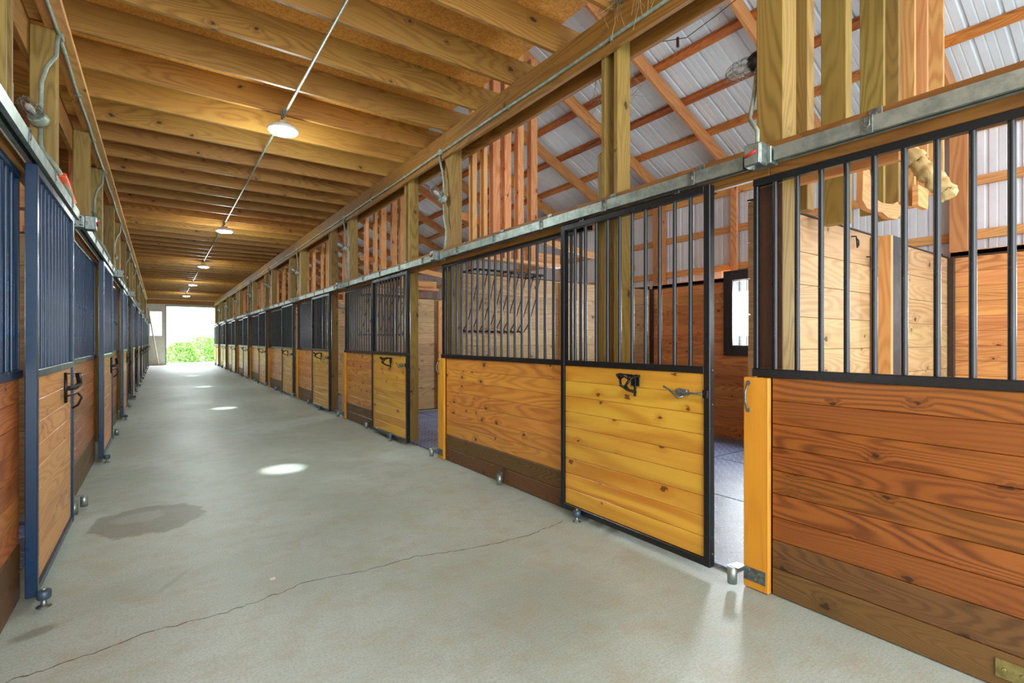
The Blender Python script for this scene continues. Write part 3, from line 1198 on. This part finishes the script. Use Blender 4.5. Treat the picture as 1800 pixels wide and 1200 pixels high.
        # second floor bracket against the fixed boards
        ys = yb + 2.44 if side > 0 else yb + 3.62
        sl = 'steel stop bracket against the boards beyond the %s %s door' % (o1, s)
        if k == 0:
            t = thing('stop_bracket', sl, 'bracket', (X(side, -.03), ys, 0), 'stop brackets at the foot of the boards')
            m = MB()
            sb(m, side, -.012, -.005, ys - .01, ys + .05, .03, .10, ch=.001)
            sb(m, side, -.075, -.012, ys - .008, ys - .002, .03, .10, ch=.001)
            m.build('angle', M['galv_d'], parent=t)
            m = MB()
            m.tube([(X(side, -.055), ys - .03, .005), (X(side, -.055), ys - .03, .09)], .021, 12)
            m.build('roller', M['galv'], parent=t)
            proto['stop'] = t
        else:
            dup(proto['stop'], k * P, sl)
        # lamp and conduit drop
        if side > 0 and k == 0:
            pass
        else:
            kk = 1
            ll = 'caged jar lamp on the %s %s post' % (o1, s)
            if side < 0 and k == 0:
                continue
            ylp = yb + .0 if side > 0 else yb - .085
            if k == 1:
                proto['lamp'] = make_lamp(side, ylp, ll)
                if side > 0:
                    proto['drop'] = make_drop(side, ylp, 'bent grey conduit drop at the %s right post' % o1)
                else:
                    make_drop(side, ylp, 'grey conduit drop with orange sleeve at the nearest left lamp', True)
                    proto['drop'] = None
            else:
                dup(proto['lamp'], (k - 1) * P, ll)
                if proto['drop'] is None:
                    proto['drop'] = make_drop(side, ylp, 'bent grey conduit drop at the %s left post' % o1)
                    proto['dk'] = k
                else:
                    dup(proto['drop'], (k - proto.get('dk', 1)) * P, 'bent grey conduit drop at the %s %s post' % (o1, s))
    # last post
    dup(proto['post'], (NB - 1) * P - .09, 'square wooden main post on the %s at the far doorway' % s)

# near pieces beside the camera ---------------------------------------------
pn = make_panel(1, -.75, Y0 - .035, 'panel_red', 'low', 'nearest fixed stall front on the right, reddish boards under thick black bars', 'fixed stall fronts')
m = MB()
sb(m, 1, .0, .036, YN, Y0 - .021, 2.157, 2.325, ch=.003)
tag(m.build('header_board', M['beam']), 'wooden header board above the nearest right stall front', 'header', 'header boards above the stalls')
make_track(1, -.9, Y0 - .09, 'galvanized door track above the nearest right stall front')
for o0, o1_, nm in ((0, .037, 'front'), (.180, .218, 'back')):
    m = MB()
    sb(m, 1, o0, o1_, YN, Y0 - .001, 3.335, ZJ - .001, ch=.003)
    tag(m.build('loft_beam', M['beam']), '%s beam on the right running overhead past the camera' % nm, 'beam', 'beams under the joists')
m = MB()
sb(m, 1, -.010, -.004, .40, .495, .045, .115, ch=.002)
for dy in (.47, .42):
    m.lathe([(.008, 0), (.006, .004)], (X(1, -.010), dy, .08), (-1, 0, 0), 8)
M['brass'] = metal('dull_brassy_steel', (168, 156, 96), 0.4, 0.7, 0.25, 30)
tag(m.build('corner_plate', M['brass']), 'brassy steel plate screwed low on the nearest right boards', 'bracket')

# left, beside the camera
pn = make_panel(-1, Y0 + P * -1 + .06 + 1.0, Y0 - 1.46, 'panel_left', 'low', 'fixed stall front on the left beside the camera', 'fixed stall fronts', 'bluelit')
m = MB()
sb(m, -1, .0, .036, YN, Y0 - .021, 2.157, 2.325, ch=.003)
tag(m.build('header_board', M['beam']), 'wooden header board above the nearest left stalls', 'header', 'header boards above the stalls')
m = MB()
m.box(-.68, -.54, YN, Y0 - .001, 3.565, ZJ - .001, ch=.003)
tag(m.build('joist_plate', M['stud']), 'flat plate board under the joists on the left, beside the camera', 'board', 'flat plates under the joists')

# ------------------------------------------------------------------ partitions, back walls, mats, windows
rw = random.Random(11)
for side in (1, -1):
    s = SN[side]
    xb = X(side, DEPTH)
    for k in range(0, NB):
        yd = Y0 + k * P + .16
        nm = ordn(k)
        if k == 0 or k == 1:
            pt = thing('stall_divider', 'pale board divider between stalls on the %s, %s from the camera' % (s, nm), 'divider', (X(side, 2), yd, 0), 'board dividers between the stalls')
            m = MB()
            a, b = sorted((X(side, .182), xb))
            plank_rows(m, a, b, yd, yd + .04, .02, 2.10, .205, 'x', ch=.004)
            m.build('boards', M['divider'], parent=pt)
            m = MB()
            sb(m, side, .182, DEPTH, yd - .004, yd + .044, 2.101, 2.112, ch=.001, g=0)
            m.build('cap', M['channel'], parent=pt)
            m = MB()
            sb(m, side, DEPTH - .05, DEPTH - .004, yd - .05, yd - .005, .02, 2.10, ch=.002)
            m.build('corner_channel', M['channel'], parent=pt)
            m = MB()
            if k == 0 and side > 0:
                m.box(4.36, 4.40, yd - .135, yd - .005, 0, 2.08, ch=.003)
                m.build('middle_post', M['stud'], parent=pt)
                m = MB()
                m.box(4.402, 4.55, yd - .135, yd - .06, 0, 2.08, ch=.003)
                m.build('steel_upright', M['screen'], parent=pt)
            else:
                m.box(X(side, 1.78), X(side, 1.90), yd - .055, yd - .005, 0, 2.08, ch=.003)
                m.build('middle_post', M['stud'], parent=pt)
        else:
            dup(pt, (k - 1) * P, 'pale board divider between stalls on the %s, %s from the camera' % (s, nm))
    # back wall boards: one run per bay, with a window
    for k in range(-1, NB):
        ya, yb2 = Y0 + k * P + .21, Y0 + (k + 1) * P + .15
        nm = ordn(k + 1)
        lab = 'red-brown board back wall of the %s stall, %s from the near end' % (s, nm)
        if k == -1:
            pb = thing('back_boards', lab, 'board wall', (xb, ya, 0), 'board back walls of the stalls')
            m = MB()
            a, b = sorted((xb, X(side, DEPTH + .036)))
            plank_rows(m, a, b, ya, yb2, .0, 2.10, .14, 'y', hole=(WY0 - P, WY1 - P, WZ0, WZ1), ch=.003)
            m.build('boards', M['back'], parent=pb)
            m = MB()
            sb(m, side, DEPTH - .006, DEPTH + .04, ya, yb2, 2.101, 2.116, ch=.001)
            m.build('cap', M['channel'], parent=pb)
        else:
            dup(pb, (k + 1) * P, lab)
        # window with its frame and side casing
        wy0, wy1 = WY0 + k * P, WY1 + k * P
        if k == -1:
            xw = XWALL[side]
            m = MB()
            m.box(xb + side * .10, xb + side * .106, wy0 + .04, wy1 - .04, WZ0 + .04, WZ1 - .04)
            win = m.build('window_%d' % (2 if side > 0 else 20), M['pane'])
            tag(win, kind='structure')
            m = MB()
            f0, f1 = xb - side * .03, xb - side * .001
            m.box(f0, f1, wy0 - .08, wy0 + .05, WZ0 - .08, WZ1 + .08, ch=.004)
            m.box(f0, f1, wy1 - .05, wy1 + .08, WZ0 - .08, WZ1 + .08, ch=.004)
            m.box(f0, f1, wy0 + .05, wy1 - .05, WZ0 - .08, WZ0 + .06, ch=.004)
            m.box(f0, f1, wy0 + .05, wy1 - .05, WZ1 - .05, WZ1 + .08, ch=.004)
            m.build('window_frame', M['screen'], parent=win)
            m = MB()
            for (p, q, z0, z1) in ((wy0, wy0 + .02, WZ0, WZ1), (wy1 - .02, wy1, WZ0, WZ1), (wy0, wy1, WZ0, WZ0 + .02), (wy0, wy1, WZ1 - .02, WZ1)):
                m.box(xb + side * .04, xw + side * .02, p, q, z0, z1)
            m.build('window_lining', M['galv_d'], parent=win)
            m = MB()
            yc = (wy0 + wy1) / 2
            for dy in (-.2, -.1, 0, .1, .2):
                m.tube([(xb + side * .02, yc + dy, WZ0 + .04), (xb + side * .02, yc + dy, WZ1 - .04)], .005, 6)
            m.build('window_bars', M['screen'], parent=win)
        else:
            c = win.copy()
            COL.objects.link(c)
            c.name = 'window_%d' % ((3 if side > 0 else 21) + k)
            c.location = win.location + Vector((0, (k + 1) * P, 0))
            for ch in win.children:
                d = ch.copy()
                COL.objects.link(d)
                d.parent = c
        if -1 <= k <= 6:
            area_light('window_daylight', (xb + side * .17, (wy0 + wy1) / 2, (WZ0 + WZ1) / 2), (-side, 0, -.05), .6, .9, (24 if k < 0 else 110) if side > 0 else 32)
    # rubber mats, six to a stall
    for k in range(0, 4 if side > 0 else 1):
        for i in range(3):
            for jn in range(2):
                a = X(side, .06 + i * 1.20)
                b = X(side, .06 + i * 1.20 + 1.19)
                y0 = Y0 + k * P + (.215 if jn == 0 else .215 + 1.68)
                lab = 'rubber mat with blue sky tint in the %s %s stall, %s row in, %s half' % (ordn(k), s, ordn(i), 'near' if jn == 0 else 'far')
                if k == 0:
                    m = MB()
                    m.box(a, b, y0, y0 + 1.67, .001, .016, ch=.003)
                    proto_m = tag(m.build('rubber_mat', M['mat']), lab, 'floor mat', 'rubber mats in the stalls')
                    if i == 0 and jn == 0:
                        mats = {}
                    mats[(i, jn)] = proto_m
                else:
                    dup(mats[(i, jn)], k * P, lab)

# stud walls above the partitions -------------------------------------------
studs0 = [(2.915, .055, 2.02), (3.40, .06, 2.02), (3.95, .022, 2.16), (4.22, .022, 2.16), (4.53, .022, 2.30), (4.80, .022, 2.34), (5.18, .022, 2.5)]
for i, (x, hw, zb) in enumerate(studs0):
    m = MB()
    yy = Y0
    m.box(x - hw * .7, x + hw * .7, yy - .07, yy + .07, zb, roof_z(x) - .24, ch=.003)
    tag(m.build('loft_stud', M['stud'] if i > 3 else M['post']), 'vertical stud above the nearest right divider, %s out from the aisle post' % ordn(i), 'stud', 'studs above the dividers')
for side in (1, -1):
    s = SN[side]
    for k in range(1 if side > 0 else 0, NB if side > 0 else 5):
        yy = Y0 + k * P + .13
        m = MB()
        sb(m, side, .182, 1.72, yy - .165, yy - .07, 2.255, 2.293, ch=.003, g=0)
        sb(m, side, .182, 1.72, yy - .068, yy - .03, 2.255, 2.43, ch=.003, g=0)
        sb(m, side, .182, 1.62, yy + .03, yy + .07, 2.29, 2.43, ch=.003, g=0)
        tag(m.build('divider_plate', M['stud']), 'ledger boards above the %s %s divider' % (ordn(k), s), 'plate', 'plates above the dividers')
        for i, off in enumerate((.37, .51, .64, .83, 1.02, 1.22)):
            o_ = off + rw.uniform(-.03, .03)
            m = MB()
            xx = X(side, o_)
            wz = (.030, .026, .050, .048, .045, .050)[i]
            zb = 2.2935
            m.box(xx - wz, xx + wz, yy - .16, yy - .072, zb, roof_z(xx) - .24, ch=.003)
            tag(m.build('loft_stud', M['stud']), 'vertical stud above the %s %s divider, %s out from the aisle' % (ordn(k), s, ordn(i)), 'stud', 'studs above the dividers')
        m = MB()
        x0, x1 = sorted((X(side, .3), X(side, 3.3)))
        m.box(x0, x1, yy + .03, yy + .068, 0, .09, ch=.003, g=0, sh=lambda a, b: 2.95 - .12 * abs(a - XC))
        tag(m.build('tie_board', M['stud']), 'slanting tie board behind the studs, %s %s divider' % (ordn(k), s), 'board', 'tie boards above the dividers')

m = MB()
sb(m, 1, .0335, .0375, Y0 - .069, Y0 + .069, 1.162, 2.114, ch=.001)  # thin dark brown strip over the aisle face of the post
tag(m.build('post_facing', M['darkpost']), 'dark brown facing of the nearest right main post behind the bars', 'board')
for k in range(0, 5):
    m = MB()
    yy = 3.84 + k * P
    m.box(XW - .085, XW - .042, yy - .045, yy + .045, 2.13, ZE - .05, ch=.003)
    tag(m.build('wall_stud', M['stud']), 'vertical stud on the right outer wall above the window, %s from the camera' % ordn(k), 'stud', 'studs above the windows')

# short cut boards hanging behind the near bars
m = MB()
sb(m, 1, .18, .22, .85, 1.30, 2.128, 2.28, ch=.003)
tag(m.build('header_offcut', M['stud']), 'short header offcut behind the near bars beside the main post', 'board')
m = MB()
m.prism([(3.50, 2.36), (3.49, 2.16), (3.56, 2.12), (3.66, 2.115), (3.80, 2.13), (3.90, 2.11), (4.05, 2.12), (4.14, 2.18), (4.20, 2.25), (4.17, 2.26), (4.10, 2.22), (4.06, 2.24), (3.98, 2.21), (3.80, 2.19), (3.66, 2.2), (3.60, 2.36)], 1, 1.262, 1.296)
tag(m.build('jigsawn_board', M['stud']), 'wavy cut board scrap hanging behind the near bars', 'board')
m = MB()
m.box(4.42, 4.62, 1.25, 1.29, 2.27, 2.42, ch=.003, g=0)
tag(m.build('cut_block', M['stud']), 'small square cut block hanging behind the near bars under the chewed timber', 'board')
# chewed timber
m = MB()
p0, p1 = Vector((2.80, .875, 2.24)), Vector((2.85, .69, 1.935))
rr = random.Random(5)
N = 26
pts = [Vector((2.795, .88, 2.26))] + [p0.lerp(p1, i / N) + Vector((rr.uniform(-.005, .005), rr.uniform(-.005, .005), rr.uniform(-.005, .005))) for i in range(N + 1)]
rs = [.02] + [.018 + .020 * min(1, (i + 2) / 9) + rr.uniform(-.005, .005) for i in range(N)] + [.022]
m.tube(pts, .05, 18, rs=rs)
m.v = [(v[0] + rr.uniform(-.007, .007), v[1] + rr.uniform(-.007, .007), v[2] + rr.uniform(-.007, .007)) for v in m.v]
tag(m.build('chewed_timber', M['chewed']), 'pale chewed timber slanting down behind the near bars', 'timber')

# hay racks on the dividers
def hay_rack(k, lab):
    yd = Y0 + k * P + .16
    t = thing('hay_rack', lab, 'hay rack', (3.35, yd - .02, 1.3), 'wire hay racks on the dividers')
    m = MB()
    m.tube([(2.86, yd - .36, 2.10), (3.80, yd - .36, 2.10), (3.80, yd - .005, 2.10)], .012, 8)
    m.tube([(2.86, yd - .36, 2.10), (2.86, yd - .005, 2.10)], .012, 8)
    m.build('top_frame', M['hardware'], parent=t)
    m = MB()
    m.tube([(2.82, yd - .05, 1.42), (3.72, yd - .05, 1.42)], .008, 8)
    m.build('bottom_bar', M['hardware'], parent=t)
    for i in range(9):
        x = 2.90 + i * .108
        m = MB()
        m.tube([(x, yd - .36, 2.10), (x - .03, yd - .30, 1.80), (x - .06, yd - .20, 1.52), (x - .07, yd - .12, 1.42), (x - .08, yd - .06, 1.405), (x - .08, yd - .012, 1.44)], .006, 6)
        m.build('rod', M['hardware'], parent=t)
    return t


hr = hay_rack(1, 'black wire hay rack on the divider behind the first right stall front')
dup(hr, P, 'black wire hay rack on the divider behind the second right stall front')
# hooks on the near divider
for (x, z, lab) in ((4.04, 2.0, 'small chain hook high on the nearest pale divider'), (4.30, 1.88, 'dark tie ring hook on the nearest pale divider near its middle post')):
    m = MB()
    yd = Y0 + .16
    m.tube([(x, yd - .001, z + .05), (x, yd - .03, z + .045), (x, yd - .035, z), (x + .02, yd - .03, z - .03), (x + .045, yd - .03, z - .01), (x + .04, yd - .03, z + .02), (x + .015, yd - .03, z + .03)], .005, 8)
    tag(m.build('wall_hook', M['hardware']), lab, 'hook')

# ------------------------------------------------------------------ aisle lamps and conduits
for i in range(5):
    y = 5.52 + i * 5.68
    lab = 'round glowing ceiling lamp over the aisle, %s from the camera' % ordn(i)
    if i == 0:
        t = thing('ceiling_lamp', lab, 'lamp', (1.03, y, 3.44), 'round lamps along the aisle ceiling')
        m = MB()
        m.lathe([(.030, .10), (.055, .095), (.06, .06), (.12, .05), (.142, .03), (.146, .005), (.138, .002)], (1.03, y, 3.44), (0, 0, 1), 28)
        m.build('lamp_housing', M['white_paint'], parent=t)
        m = MB()
        m.lathe([(.131, .003), (.129, -.010), (.08, -.022), (.01, -.026)], (1.03, y, 3.44), (0, 0, 1), 28)
        m.build('lamp_lens', M['lens'], parent=t)
        m = MB()
        m.tube([(1.03, y - .03, 3.585), (1.01, y - .12, 3.57), (.995, y - .19, 3.60)], .010, 8)
        m.tube([(1.03, y - .02, 3.57), (1.05, y - .03, 3.63), (1.03, y - .04, 3.66), (1.0, y - .03, 3.62), (1.02, y - .01, 3.56)], .008, 8)
        m.build('hanger', M['galv_d'], parent=t)
        lamp0 = t
    else:
        dup(lamp0, i * 5.68, lab)
    d = bpy.data.lights.new('lamp_light', 'POINT')
    d.energy = 28
    d.color = (0.86, 1.0, 0.98)
    d.shadow_soft_size = .12
    o = bpy.data.objects.new('lamp_light', d)
    COL.objects.link(o)
    o.location = (1.03, y, 3.30)
    d = bpy.data.lights.new('lamp_beam', 'SPOT')
    d.energy = 600
    d.color = (0.95, 1.0, 1.0)
    d.spot_size = math.radians(9)
    d.spot_blend = 1.0
    d.shadow_soft_size = .02
    o = bpy.data.objects.new('lamp_beam', d)
    COL.objects.link(o)
    o.location = (1.03, y, 3.38)
    if i < 5:
        m = MB()
        ya = y - 5.6 if i else YN
        m.tube([(1.03, ya, ZJ - .012), (1.03, y - .04, ZJ - .012)], .011, 8)
        tag(m.build('ceiling_conduit', M['conduit']), 'straight grey conduit under the joists leading to the %s lamp' % ordn(i), 'conduit', 'conduit along the aisle ceiling')

for k in range(-1, NB):
    y0 = Y0 + k * P if k >= 0 else YN
    y1 = Y0 + (k + 1) * P
    for side in (1, -1):
        t = thing('beam_conduit', 'grey conduit run along the %s beam, %s length from the near end' % (SN[side], ordn(k + 1)), 'conduit', ((X(1, -.014), (y0 + y1) / 2, 3.4) if side > 0 else (-.61, (y0 + y1) / 2, 3.54)), 'conduits along the beams')
        m = MB()
        sag = .012 + .02 * (k % 3)
        x_, z_ = (X(1, -.014), 3.405) if side > 0 else (-.61, 3.551)
        n = 8
        m.tube([(x_ + (0 if side > 0 else .004 * math.sin(i * 1.7 + k)), y0 + (y1 - y0) * i / n, z_ + (.004 * math.sin(i * 1.3 + k) if side > 0 else 0)) for i in range(n + 1)], .014, 8)
        m.build('pipe', M['conduit'], parent=t)
        m = MB()
        if side > 0:
            m.box(x_ - .022, x_ + .012, y1 - .03 + .07, y1 + .03 + .07, z_ - .03, z_ + .03, ch=.006)
        else:
            m.box(x_ - .03, x_ + .03, y1 - .05, y1 + .03, z_ - .022, z_ + .012, ch=.006)
        m.build('junction', M['conduit'], parent=t)
        for f in (.3, .65):
            m = MB()
            yy = y0 + (y1 - y0) * f
            if side > 0:
                m.box(x_ - .015, x_ + .013, yy - .01, yy + .01, z_ - .024, z_ + .016, ch=.002)
            else:
                m.box(x_ - .024, x_ + .024, yy - .01, yy + .01, z_ - .015, z_ + .013, ch=.002)
            m.build('strap', M['galv'], parent=t)

# nearest right post: lamp turned away behind the post and its bent pipe
t = thing('caged_lamp', 'caged glass jar lamp pointing sideways beside the nearest right post', 'lamp', (2.69, 1.47, 2.84), 'caged jar lamps on the posts')
o = Vector((2.68, Y0 + .075, 2.835))
q = Vector((0, 1, -.06)).to_track_quat('Z', 'Y').to_matrix()
m = MB()
m.lathe([(.055, 0), (.055, .03), (.048, .05), (.045, .06)], o, q @ Vector((0, 0, 1)), 18)
m.build('base', M['hardware'], parent=t)
m = MB()
m.lathe([(.036, .055), (.040, .10), (.038, .15), (.028, .18), (.01, .195)], o, q @ Vector((0, 0, 1)), 16)
m.build('glass_jar', M['glass'], parent=t)
m = MB()
m.lathe([(.018, .055), (.020, .09), (.026, .12), (.012, .15)], o, q @ Vector((0, 0, 1)), 12)
m.build('bulb', M['white_paint'], parent=t)
m = MB()
for k in range(4):
    an = math.pi * k / 4
    prof = [(.052, .05), (.052, .14), (.042, .18), (.022, .205), (0, .21), (-.022, .205), (-.042, .18), (-.052, .14), (-.052, .05)]
    m.tube([o + q @ Vector((r * math.cos(an), r * math.sin(an), h)) for (r, h) in prof], .002, 5)
for h in (.09, .14):
    m.tube([o + q @ Vector((.052 * math.cos(a_ * .5236), .052 * math.sin(a_ * .5236), h)) for a_ in range(13)], .002, 5)
m.build('wire_cage', M['galv_d'], parent=t)
m = MB()
m.tube([(2.46, Y0 - .02, 2.28), (2.46, Y0 - .02, 2.36), (2.49, Y0 + .03, 2.43), (2.60, Y0 + .10, 2.50), (2.64, Y0 + .10, 2.62), (2.66, Y0 + .09, 2.80)], .011, 8)
tag(m.build('bent_conduit', M['conduit']), 'bent grey pipe rising from the nearest right switch box behind the post', 'conduit')

# wire with a peg across the loft gap, straw nest on the beam
m = MB()
m.tube([(2.80, 3.02, 3.66), (3.2, 2.92, 3.78), (3.9, 2.80, 4.05), (4.05, 2.6, 4.2), (4.1, 2.2, 4.32)], .004, 5)
tag(m.build('black_wire', M['black']), 'thin black wire sagging below the roof sheets', 'wire')
m = MB()
m.box(3.78, 3.80, 2.80, 2.82, 3.93, 4.02, ch=.002)
tag(m.build('wire_peg', M['channel']), 'small brown peg hanging on the thin black wire', 'peg')
rr = random.Random(21)
m = MB()
for i in range(420):
    a = Vector((2.56 + rr.uniform(-.03, .12), 2.30 + rr.gauss(0, .13), 3.625 + abs(rr.gauss(0, .03))))
    d = Vector((rr.gauss(0, .5), rr.gauss(0, 1), rr.gauss(0, .35))).normalized() * rr.uniform(.04, .14)
    mid = a + d * .5 + Vector((rr.uniform(-.02, .02), rr.uniform(-.02, .02), rr.uniform(-.01, .02)))
    m.tube([a, mid, a + d], .0014, 3, caps=False)
for i in range(16):
    a = Vector((2.555, 2.30 + rr.uniform(-.28, .24), 3.61))
    L = rr.uniform(.08, .28)
    m.tube([a + Vector((.03, 0, .02)), a + Vector((-.012, .01, 0)), a + Vector((-.02, rr.uniform(-.03, .03), -L * .5)), a + Vector((-.01, rr.uniform(-.06, .06), -L))], .0016, 3, caps=False)
tag(m.build('bird_nest', M['straw']), 'straw bird nest on the right beam at the top of the view', 'nest', kind='stuff')
m = MB()
for i in range(26):
    a = Vector((2.80, 2.62 + rr.uniform(-.25, .35), 3.34))
    L = rr.uniform(.1, .45)
    m.tube([a, a + Vector((.02, rr.uniform(-.05, .05), -L * .4)), a + Vector((.03, rr.uniform(-.12, .12), -L * .7)), a + Vector((.02, rr.uniform(-.16, .16), -L))], .0014, 3, caps=False)
tag(m.build('hanging_straw', M['straw']), 'loose straw strands hanging below the back beam', 'straw', kind='stuff')

# slim floor chips
rr = random.Random(2)
m = MB()
m.prism([(.49, 2.99), (.515, 2.985), (.522, 3.005), (.50, 3.012)], 2, .0005, .004)
tag(m.build('paper_scrap', M['white_paint']), 'tiny white scrap lying on the concrete above the crack', 'scrap')

# ------------------------------------------------------------------ outside the far doorway
m = MB()
m.box(-60, 80, YE + .6, YE + 120, -.3, -.06)
tag(m.build('ground', M['grass']), kind='structure')
rr = random.Random(8)


def bush(cx, cy, w_, h_, n, lab, name='leafy_bush', mat='leaf', z0=-.06):
    m = MB()
    for i in range(n):
        u = rr.uniform(-1, 1)
        v = rr.uniform(-1, 1)
        z = rr.uniform(0, 1)
        rad = math.sqrt(max(0, 1 - (z * .95) ** 2))
        p = Vector((cx + u * w_ * rad, cy + v * w_ * .6 * rad, z0 + z * h_))
        s_ = rr.uniform(.05, .13)
        a = Vector((rr.gauss(0, 1), rr.gauss(0, 1), rr.gauss(0, 1))).normalized() * s_
        b = a.cross(Vector((rr.gauss(0, 1), rr.gauss(0, 1), rr.gauss(0, 1)))).normalized() * s_ * .5
        m.poly([tuple(p - a), tuple(p + b), tuple(p + a), tuple(p - b)])
    tag(m.build(name, M[mat]), lab, 'bush' if name == 'leafy_bush' else 'tree', 'bushes beyond the far doorway' if name == 'leafy_bush' else None)


for i, (cx, cy, w_, h_) in enumerate(((1.2, 39.5, 1.1, 1.3), (2.6, 40.5, 1.3, 1.7), (4.0, 41.5, 1.4, 1.8), (5.6, 42, 1.4, 2.1))):
    bush(cx, cy, w_, h_, 1800, 'sunlit green bush outside the far doorway, %s from the left' % ordn(i))
bush(4.6, 55, 2.6, 5.6, 1300, 'pale sunlit tree far beyond the doorway', 'pale_tree')

for o in bpy.data.objects:
    if '_o' in o.keys():
        del o['_o']
